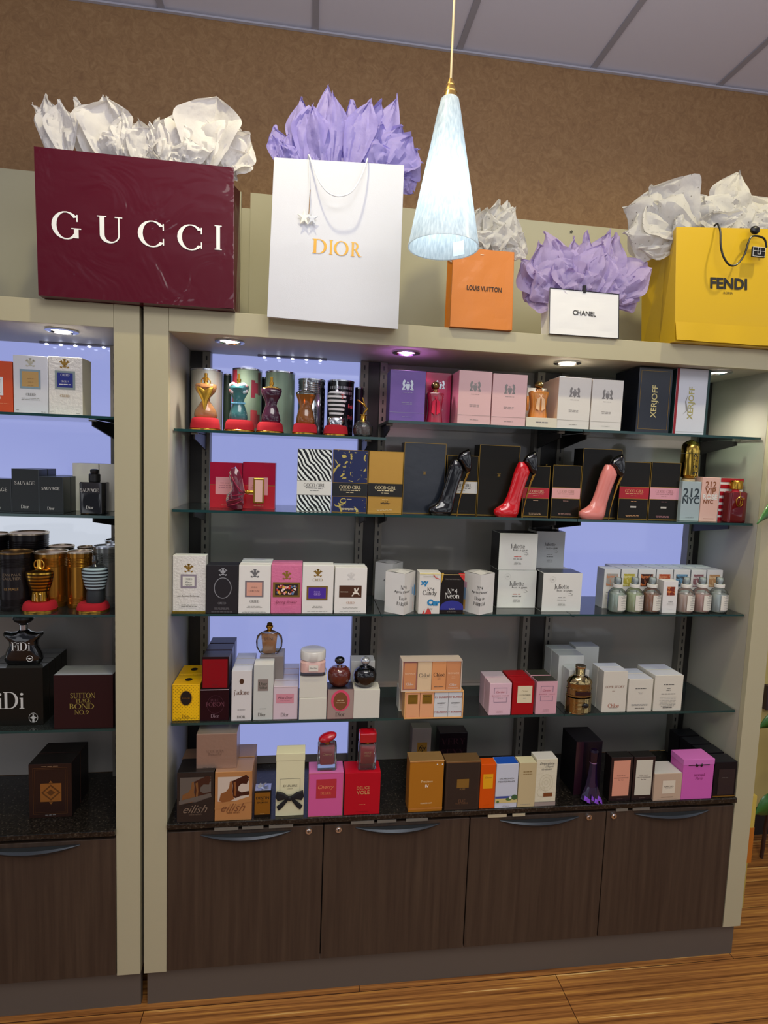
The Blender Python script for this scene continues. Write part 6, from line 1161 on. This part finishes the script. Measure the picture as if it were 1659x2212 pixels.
for (x, z, s_) in ((-.44, .10, .2), (-.30, .06, .16), (.05, .04, .2), (.18, .09, .18), (-.1, .1, .12), (.3, .04, .12)):
    m.add([(x * W, -.34 * W, z * H), ((x + s_) * W, -.35 * W, (z - .03) * H), ((x + s_ * .8) * W, -.33 * W, (z + .05) * H), ((x + s_ * .2) * W, -.3 * W, (z + .08) * H)], [(0, 1, 2), (0, 2, 3)], C('#8a4ad8', .1, .2, .8))
m.build('violet_facets', o)
m = MB(); loft(m, [(.76 * H, .17 * W, .16 * W, .06 * W), (.78 * H, .18 * W, .17 * W, .06 * W), (.96 * H, .20 * W, .18 * W, .06 * W), (1. * H, .14 * W, .13 * W, .06 * W)], C('#180a24', .1, .3, .6), 8); m.build('cap', o)
m = MB(); loft(m, [(.745 * H, .165 * W, .155 * W, .06 * W), (.762 * H, .165 * W, .155 * W, .06 * W)], C('#b89ad8', .2, .6), 8); m.build('collar', o)
def narc(l, r_, top, bot, lc, label):
    return B(PB, label, 'c', l, r_, top, bot, .036, C('#241416', .35), [r(.12, .12, .88, .93, C(lc, .45)), t('ROSE MUSC' if lc[1] == 'd' else 'PURE MUSC', .5, .58, .40, C('#5a4038', .5)), t('NARCISO RODRIGUEZ', .5, .53, .66, C('#4a3430', .5), bold=.005), t('for her', .5, .485, .24, C('#5a4038', .5)), ln(.5, .05, .34, 1, C('#8a7068', .5))], topm=K('#22201f'), sidem=C('#15100f', .35))
narc(1318, 1365, 1636, 1730, '#d9967c', 'black box with a peach front label')
narc(1367, 1413, 1635, 1728, '#cdc8b6', 'black box with a cream white front label')
B('square_box', 'beige square box with a small white label and white top', 'c', 1413, 1472, 1671, 1729, .07, C('#bca38c', .45), [r(.30, .26, .76, .74, C('#d8cdb8', .5)), t('NARCISO', .53, .52, .34, C('#4a4038', .5), bold=.01), ln(.53, .44, .24, 1, LG), t('NARCISO RODRIGUEZ', .5, .13, .44, C('#4a3c30', .5)), ln(.5, .05, .85, 1, LG)], topm=C('#cfcbc4', .35))
PK = C('#c95cae', .4)
o = B(PB, 'bright orchid pink box with a thin black bow band', 'c', 1474, 1540, 1641, 1726, .06, PK, [t('sexual', .54, .62, .34, C('#8a2a6a', .4), bold=.01), t('Paris', .54, .53, .24, C('#8a2a6a', .4), shear=.4)], lid=(.13, C('#d070bc', .4)))
W_ = .06; h_ = loc_top(o) - o.location.z; m = MB(); m.box(-.0345, -.0016, h_ * .862 - .0012, .0345, -.0006, h_ * .862 + .0012, BLK)
for s in (-1, 1): puff(m, [(s * .001, h_ * .86), (s * .010, h_ * .86 + .005), (s * .011, h_ * .86 - .002), (s * .008, h_ * .86 - .006)][::s], .003, BLK, y0=-.002)
m.build('bow_band', o)
o = B(PB, 'black box at the right end of the counter, front of its row', 'c', 1542, 1590, 1646, 1722, .05, K('#141116'), [r(.2, .08, .92, .8, C('#1c1820', .25, 0, .5), 'front_panel'), ln(.5, .55, .4, 1, C('#4a4440', .4), .04, .02), r(0, .02, 1, .05, GLD2, 'gold_foot')], topm=K('#1a1a20'))
back(o, 3, .056, ['black box second in the row at the right end of the counter', 'black box third in the row at the right end of the counter', 'black box at the back of the row at the right end of the counter'], -.001)
# ================================================================== cut-off cabinet
o = B(PB, 'orange box with a white framed label', 'L1', -45, 27, 779, 889, .05, C('#c4481a', .4), [r(.15, .33, .72, .69, C('#d8dae0', .4)), fr(.22, .38, .66, .64, .0006, DG), t('CREED', .44, .28, .4, WHT, 's'), ln(.6, .17, .6, 1, C('#e09a70', .5)), t('g', .5, .86, .1, WHT)])
FB = C('#8fa6b0', .3, .4)
B(PB, 'smooth white box with a tan label in a pale blue frame', 'L1', 29, 103.5, 768, 893, .05, C('#cfd2d8', .4), [crest(.5, .87, .022, C('#b8b6a4', .4)), r(.19, .43, .79, .76, FB), r(.25, .465, .73, .725, C('#b8955a', .4)), t('CREED', .5, .33, .28, DG, 's'), ln(.5, .26, .6, 2, LG, .025), ln(.12, .05, .12, 1, DG), ln(.86, .03, .16, 1, LG), ln(.5, .6, .2, 3, C('#9a7a48', .4), .06)])
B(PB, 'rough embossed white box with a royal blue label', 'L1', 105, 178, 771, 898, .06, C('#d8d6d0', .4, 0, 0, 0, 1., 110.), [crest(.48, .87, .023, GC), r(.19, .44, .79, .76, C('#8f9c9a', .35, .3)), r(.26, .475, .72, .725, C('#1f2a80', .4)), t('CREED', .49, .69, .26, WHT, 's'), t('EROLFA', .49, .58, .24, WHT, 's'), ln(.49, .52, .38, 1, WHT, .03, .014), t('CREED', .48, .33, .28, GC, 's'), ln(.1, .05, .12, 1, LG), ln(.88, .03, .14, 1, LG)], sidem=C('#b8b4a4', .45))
SV = K('#24282a')
def sauv(l, r_, top, d, label, Y, nb=0, lbs=(), v=.68):
    o = B(PB, label, 'L2', l, r_, top, None, d, SV, [t('SAUVAGE', .48, v, .74, C('#c8c8c4', .4), 's', gap=.05), t('Dior', .48, v * .2, .3, C('#c8c8c4', .4), 's'), fr(0, 0, 1, 1, .0006, C('#4a5258', .3))], Y=Y, topm=K('#3a4044')); back(o, nb, d + .004, lbs); return o
sauv(-35, 25, 1034, .05, 'dark grey box cut by the photo edge on the black bottle shelf', .062)
sauv(26, 84, 1013, .05, 'taller dark grey box with silver letters, third from the black bottle', .062, 1, ['dark grey box behind the taller silver lettered one'])
sauv(85, 137, 1030, .045, 'shorter dark grey box with silver letters facing the taller one', .060, 2, ['dark grey box second in the row behind the shorter lettered one', 'dark grey box at the back of the row behind the shorter lettered one'])
B('white_tester_box', 'plain white box behind the square black bottle, left one', 'L2', 157, 213, 1001, None, .06, C('#d2cfc4', .5), Y=.14); B('white_tester_box', 'plain white box behind the square black bottle, half hidden by the cabinet post', 'L2', 215, 265, 1003, None, .06, C('#d2cfc4', .5), Y=.14)
o, W, H = bottle('square_bottle', 'square glossy black bottle with silver letters before white boxes', 'L2', 178, 231, 1013, .082, [('glass_body', [(0, .46, .42, 0, 0, 7), (.015, .49, .45, 0, 0, 7), (.69, .5, .46, 0, 0, 7), (.71, .47, .43, 0, 0, 7)], GBLK), ('pump_base', [(.71, .2, .2), (.72, .23, .23), (.88, .23, .23), (.90, .17, .17)], BLK), ('pump_head', [(.90, .15, .15), (.93, .17, .17), (.985, .17, .17), (1., .1, .1)], BLK)])
m = MB()
for s_, zz, wd in (('SAUVAGE', .50, .72), ('Dior', .12, .3)):
    V, F = glyphs(s_, 's'); k_ = wd * W / max(q[0] for q in V); m.add([((q[0] * k_) - wd * W / 2 - .04 * W, -.46 * W - .0008, zz * H + q[1] * k_) for q in V], F, C('#d4d4d0', .4))
m.build('lettering', o)
RBS = ((.08, .2, 5), (.74, .9, 6)); GT1 = C('#a8742c', .22, .9); BT1 = C('#1e191a', .25, .4); RIMC = C('#c9b8a0', .25, .8); LDG = C('#b88a5c', .35, .6)
can('large black ribbed tin at the back with gold lid', 'L3', 24, 104, 1149, .2, BT1, RIMC, RBS, lidm=LDG); can('black ribbed tin at the back cut by the photo edge', 'L3', -56, 22, 1152, .2, BT1, RIMC, RBS, lidm=LDG)
o, R_, H_ = can('front black ribbed tin with dim gold lettering', 'L3', 0, 70, 1190, .1, BT1, C('#8a6a3c', .25, .8), RBS, lidm=C('#6a4a2c', .3, .6)); curvetext(o, 'JEAN PAUL', R_, H_ * .62, .045, C('#6a5a48', .4), ang=8); curvetext(o, 'GAULTIER', R_, H_ * .56, .045, C('#6a5a48', .4), ang=8); curvetext(o, 'LE MALE', R_, H_ * .38, .034, C('#8a6a38', .4), ang=8)
can('gold ribbed tin behind the gold torso bottle', 'L3', 77, 146, 1190, .128, GT1, RIMC, RBS, lidm=LDG); can('gold ribbed tin between the gold and the blue striped torso bottles', 'L3', 147, 200, 1190, .118, GT1, RIMC, RBS, lidm=LDG)
can('dark tin with gold lid peeking between black and gold tins at the back', 'L3', 106, 160, 1178, .215, BT1, RIMC, RBS, lidm=LDG); can('small gold lidded tin at the back near the cabinet post', 'L3', 169, 205, 1180, .224, BT1, RIMC, RBS, lidm=LDG)
can('steel grey ribbed tin behind the blue striped torso bottle', 'L3', 203, 262, 1178, .128, C('#7a7c78', .2, .8), SILVER, RBS, lidm=SILVER); can('steel grey tin at the back half hidden by the cabinet post', 'L3', 229, 290, 1165, .205, C('#7a7c78', .2, .8), SILVER, RBS, lidm=SILVER)
z1 = velvet('dark red velvet stand under the gold striped torso bottle', 'L3', 49, 124, 1298, .075, .034)
o, W, H = bottle('torso_bottle', 'shiny gold striped torso bottle with ring neck on a red velvet stand', 'L3', 56, 116, 1208, .075, [('hips', [(0, .34, .25), (.1, .33, .25), (.24, .30, .22)], C('#b07f2c', .12, 1.)), ('cap', [(.76, .2, .16), (.80, .14, .12), (.82, .1, .1), (.96, .1, .1), (1., .08, .08)], GOLD)], z=z1, group=TORG)
prof = lambda f: .33 + .17 * math.sin(min(1, f * 1.2) * math.pi / 2) - (.25 * max(0, f - .85) / .15)
stripes(o, W, H, .24, .78, 14, prof, C('#c99a3c', .15, 1.), C('#4a3010', .25, .8))
m = MB(); tube(m, [(.0125 * math.cos(a), -.002, .87 * H + .0135 * math.sin(a)) for a in [k * math.pi / 10 for k in range(21)]], .002, GOLD, 8); m.build('neck_ring', o, smooth=True)
m = MB(); tube(m, [(-.006, -.0185, .03 * H), (-.006, -.0185, .20 * H), (-.004, -.0185, .11 * H), (.001, -.0185, .11 * H), (.001, -.0185, .03 * H)], .0012, C('#f0d090', .2, .8), 6); tube(m, [(.006, -.0185, .2 * H), (.010, -.0175, .19 * H), (.010, -.0175, .03 * H)], .0012, C('#f0d090', .2, .8), 6); m.build('raised_mark', o)
z1 = velvet('bright red velvet stand under the blue striped torso bottle', 'L3', 166, 237, 1300, .075, .034)
o, W, H = bottle('torso_bottle', 'frosted pale blue and navy striped torso bottle beside the cabinet post', 'L3', 177, 234, 1200, .075, [('hips', [(0, .33, .26), (.08, .35, .27), (.2, .33, .24), (.26, .31, .22)], C('#1d2226', .5)), ('pump', [(.76, .2, .18), (.79, .15, .14), (.82, .09, .09), (.86, .12, .12), (.90, .12, .12), (.905, .08, .08), (1., .07, .07)], C('#6a6e72', .15, .9))], z=z1, group=TORG)
stripes(o, W, H, .26, .78, 15, prof, C('#a9c0c8', .4), C('#20282e', .4))
# fourth shelf: star bottle and the big dark boxes
KB = K('#15130f')
o = B('black_display_box', 'large glossy black box with wide white letters under the star bottle', 'L4', -35, 93, 1443, 1567, .037, KB, [t('FiDi', .36, .44, .64, C('#c8c8c4', .4), 's'), rg(.83, .13, .08, .085, .0012, C('#b8b8b4', .4)), p([(.77, .13), (.83, .16), (.89, .13), (.83, .10)], C('#b8b8b4', .4)), p([(.81, .06), (.85, .06), (.84, .2), (.82, .2)], C('#b8b8b4', .4))], topm=C('#3a3a38', .2, 0, .6))
back(o, 3, .0385, ['black box second in the row behind the wide lettered black box', 'black box third in the row behind the wide lettered black box', 'black box last in the row behind the wide lettered black box'], .000)
zt = loc_top(o); yo = o.location.y
X, W, Z, H = place('L4', 9, 94, 1327, yo + .03, z=zt); o = empty('star_bottle', (X, yo + .03, Z), 'black star-shaped bottle with white letters and flat round cap', 'perfume bottle')
out = [(-.42, 0), (.42, 0), (.49, .10), (.44, .26), (.35, .38), (.36, .48), (.5, .60), (.49, .65), (.32, .64), (.16, .66), (.1, .70), (-.1, .70), (-.16, .66), (-.32, .64), (-.49, .65), (-.5, .60), (-.36, .48), (-.35, .38), (-.44, .26), (-.49, .10)]
m = MB(); puff(m, [(a * W, b_ * H) for a, b_ in out], .034, GBLK, .84); m.build('glass_body', o, smooth=True)
m = MB(); loft(m, [(.69 * H, .008, .008), (.70 * H, .010, .010), (.80 * H, .010, .010), (.82 * H, .007, .007)], SILVER, 20); m.build('neck', o, smooth=True)
m = MB(); loft(m, [(.82 * H, .010, .010), (.87 * H, .022, .018), (.92 * H, .026, .022), (.97 * H, .024, .020), (1. * H, .015, .012)], BLK, 24); m.build('cap', o, smooth=True)
m = MB(); V, F = glyphs('FiDi', 's'); k_ = .48 * W / max(q[0] for q in V); m.add([((q[0] * k_) - .24 * W, -.0180, .31 * H + q[1] * k_) for q in V], F, WHT)
m.add([(.22 * W + .0085 * math.cos(a), -.0176, .15 * H + .0085 * math.sin(a)) for a in [k * math.pi / 8 for k in range(16)]] + [(.22 * W + .0070 * math.cos(a), -.0176, .15 * H + .0070 * math.sin(a)) for a in [k * math.pi / 8 for k in range(16)]], [(k, (k + 1) % 16, 16 + (k + 1) % 16, 16 + k) for k in range(16)], WHT)
m.add([(.22 * W - .006, -.0177, .15 * H), (.22 * W, -.0177, .15 * H - .002), (.22 * W + .006, -.0177, .15 * H), (.22 * W, -.0177, .15 * H + .002)], [(0, 1, 2, 3)], WHT); m.build('lettering', o)
q = C('#a89a50', .35, .5)
B('black_display_box', 'wide dark maroon box with gold stacked capital letters', 'L4', 116, 244, 1458, 1577, .072, K('#2c1416'), [t('SUTTON', .49, .62, .42, q, 's', h=.10), t('PLACE', .50, .525, .24, q, 's'), t('BOND', .47, .42, .42, q, 's', h=.10), t('NO.9', .47, .31, .24, q, 's', h=.085)], topm=C('#77776e', .2, 0, .6), Y=.034)
# counter of the cut-off cabinet
gd = C('#a8743a', .3, .6); gd2 = C('#6a4624', .35, .5)
o = B('dark_box', 'dark brown box with a bright copper diamond plate', 'Lc', 62, 155, 1650, 1766, .058, K('#2c1b16'), [fr(.10, .07, .90, .93, .0009, gd2), fr(.14, .10, .86, .90, .0005, gd2), r(.27, .30, .76, .64, gd, 'metal_plate'), p([(.515, .69), (.56, .65), (.47, .65)], gd, 'metal_plate'), p([(.515, .25), (.56, .29), (.47, .29)], gd, 'metal_plate'), p([(.515, .62), (.74, .47), (.515, .32), (.29, .47)], gd2, 'diamond'), p([(.515, .585), (.69, .47), (.515, .355), (.34, .47)], gd, 'diamond'), p([(.515, .53), (.62, .47), (.515, .41), (.41, .47)], gd2, 'diamond'), ln(.5, .05, .3, 1, LG), ln(.5, .955, .4, 1, C('#9a7a5c', .4))], topm=K('#191716'), sidem=K('#191414'))
back(o, 1, .061, ['dark box directly behind the copper diamond box'])
# ================================================================== beyond the right side of the cabinet
def leaf(par, a, tip, w, mat, droop=.02, name='leaf'):
    a = Vector(a); tip = Vector(tip); ax = tip - a; side = ax.cross(Vector((0, 1, 0))).normalized(); m = MB(); V = []; n = 10
    for i in range(n + 1):
        s = i / n; c_ = a + ax * s + Vector((0, 0, droop * math.sin(s * math.pi))); hw = w * math.sin(min(1, s * 1.02 + .03) * math.pi) ** .8 * .5
        V += [c_ - side * hw, c_ + Vector((0, -.004, 0)) - side * 0, c_ + side * hw]
    F = []
    for i in range(n):
        for k in range(2): q = i * 3 + k; F.append((q, q + 1, q + 4, q + 3))
    m.add(V, F, mat); o = m.build(name, par, smooth=2); s = o.modifiers.new('thick', 'SOLIDIFY'); s.thickness = .0012; return o
LEAF = C('#2f6a22', .4, 0, .3, 0, .2, 40.); LEAF2 = C('#8fa63a', .4)
A0 = PY(1662, 1770, .35); base = Vector((A0.x + .12, .35, 0))
root = empty('potted_plant', base, 'leafy green plant on thin dark legs past the cabinet side', 'plant')
m = MB(); loft(m, [(.46, .055, .055), (.47, .075, .075), (.60, .095, .095), (.61, .098, .098), (.615, .085, .085)], C('#17130f', .4), 28); m.build('pot', root, smooth=True)
for k in range(4):
    a = k * math.pi / 2 + .7; m = MB(); tube(m, [(.10 * math.cos(a), .10 * math.sin(a), 0), (.085 * math.cos(a), .085 * math.sin(a), .5)], .007, C('#3a1f14', .5), 8); m.build('leg', root, smooth=True)
def rel(px, py, Y): return PY(px, py, Y) - base
for (sx, sz, px, py, Y, w) in ((0, .62, 1628, 1760, .33, .085), (.01, .62, 1636, 1574, .36, .06), (0, .64, 1634, 1132, -.07, .045), (.02, .62, 1655, 1200, .36, .03)):
    T = rel(px, py, Y)
    m = MB(); S = Vector((sx, 0, sz)); mid = Vector((T.x + (.12 if Y > 0 else .17), T.y * (.6 if Y > 0 else .85), T.z + (.05 if py > 1300 else .09))); tube(m, [S, S.lerp(mid, .5) + Vector((.02, 0, .02)), mid], .003, LEAF, 6); m.build('stem', root, smooth=True)
    leaf(root, mid, T, w, LEAF, .012)
for k in range(9):
    a = k * .7; h = .75 + .09 * k; S = Vector((0, 0, .62)); M_ = Vector((.10 + .05 * math.cos(a), .06 * math.sin(a), h)); m = MB(); tube(m, [S, S.lerp(M_, .6) + Vector((-.01, 0, .03)), M_], .003, LEAF, 6); m.build('stem', root, smooth=True)
    leaf(root, M_, M_ + Vector((.12 + .03 * math.cos(a * 2), .05 * math.sin(a), .05)), .07, LEAF2 if k % 3 == 0 else LEAF, .02)
q0, q1 = PY(1651, 1478, .58), PY(1651, 1530, .58); m = MB(); m.box(q0.x, .56, q1.z, q0.x + .35, .584, q0.z, C('#3a2c30', .5)); fo = m.build('picture_frame', bevel=.003); tag(fo, 'dark framed picture on the yellow wall past the cabinet', 'picture')
m = MB(); m.box(q0.x + .025, .5585, q1.z + .02, q0.x + .325, .5597, max(q1.z + .03, q0.z - .02), C('#b8a878', .5)); m.build('picture', fo)
zz = [PY(1633, y, .2).z for y in (1650, 1712, 1780, 1868)]
m = MB(); m.box(XC + .001, .02, zz[3], XC + .022, .15, zz[2], C('#b09a48', .5)); m.box(XC + .001, .02, zz[2], XC + .034, .15, zz[1], C('#b86a18', .5)); m.box(XC + .001, .02, zz[1], XC + .032, .15, zz[0], C('#c8b050', .5))
tag(m.build('hanging_panel'), 'narrow yellow and orange panel on the outer cabinet side', 'panel')
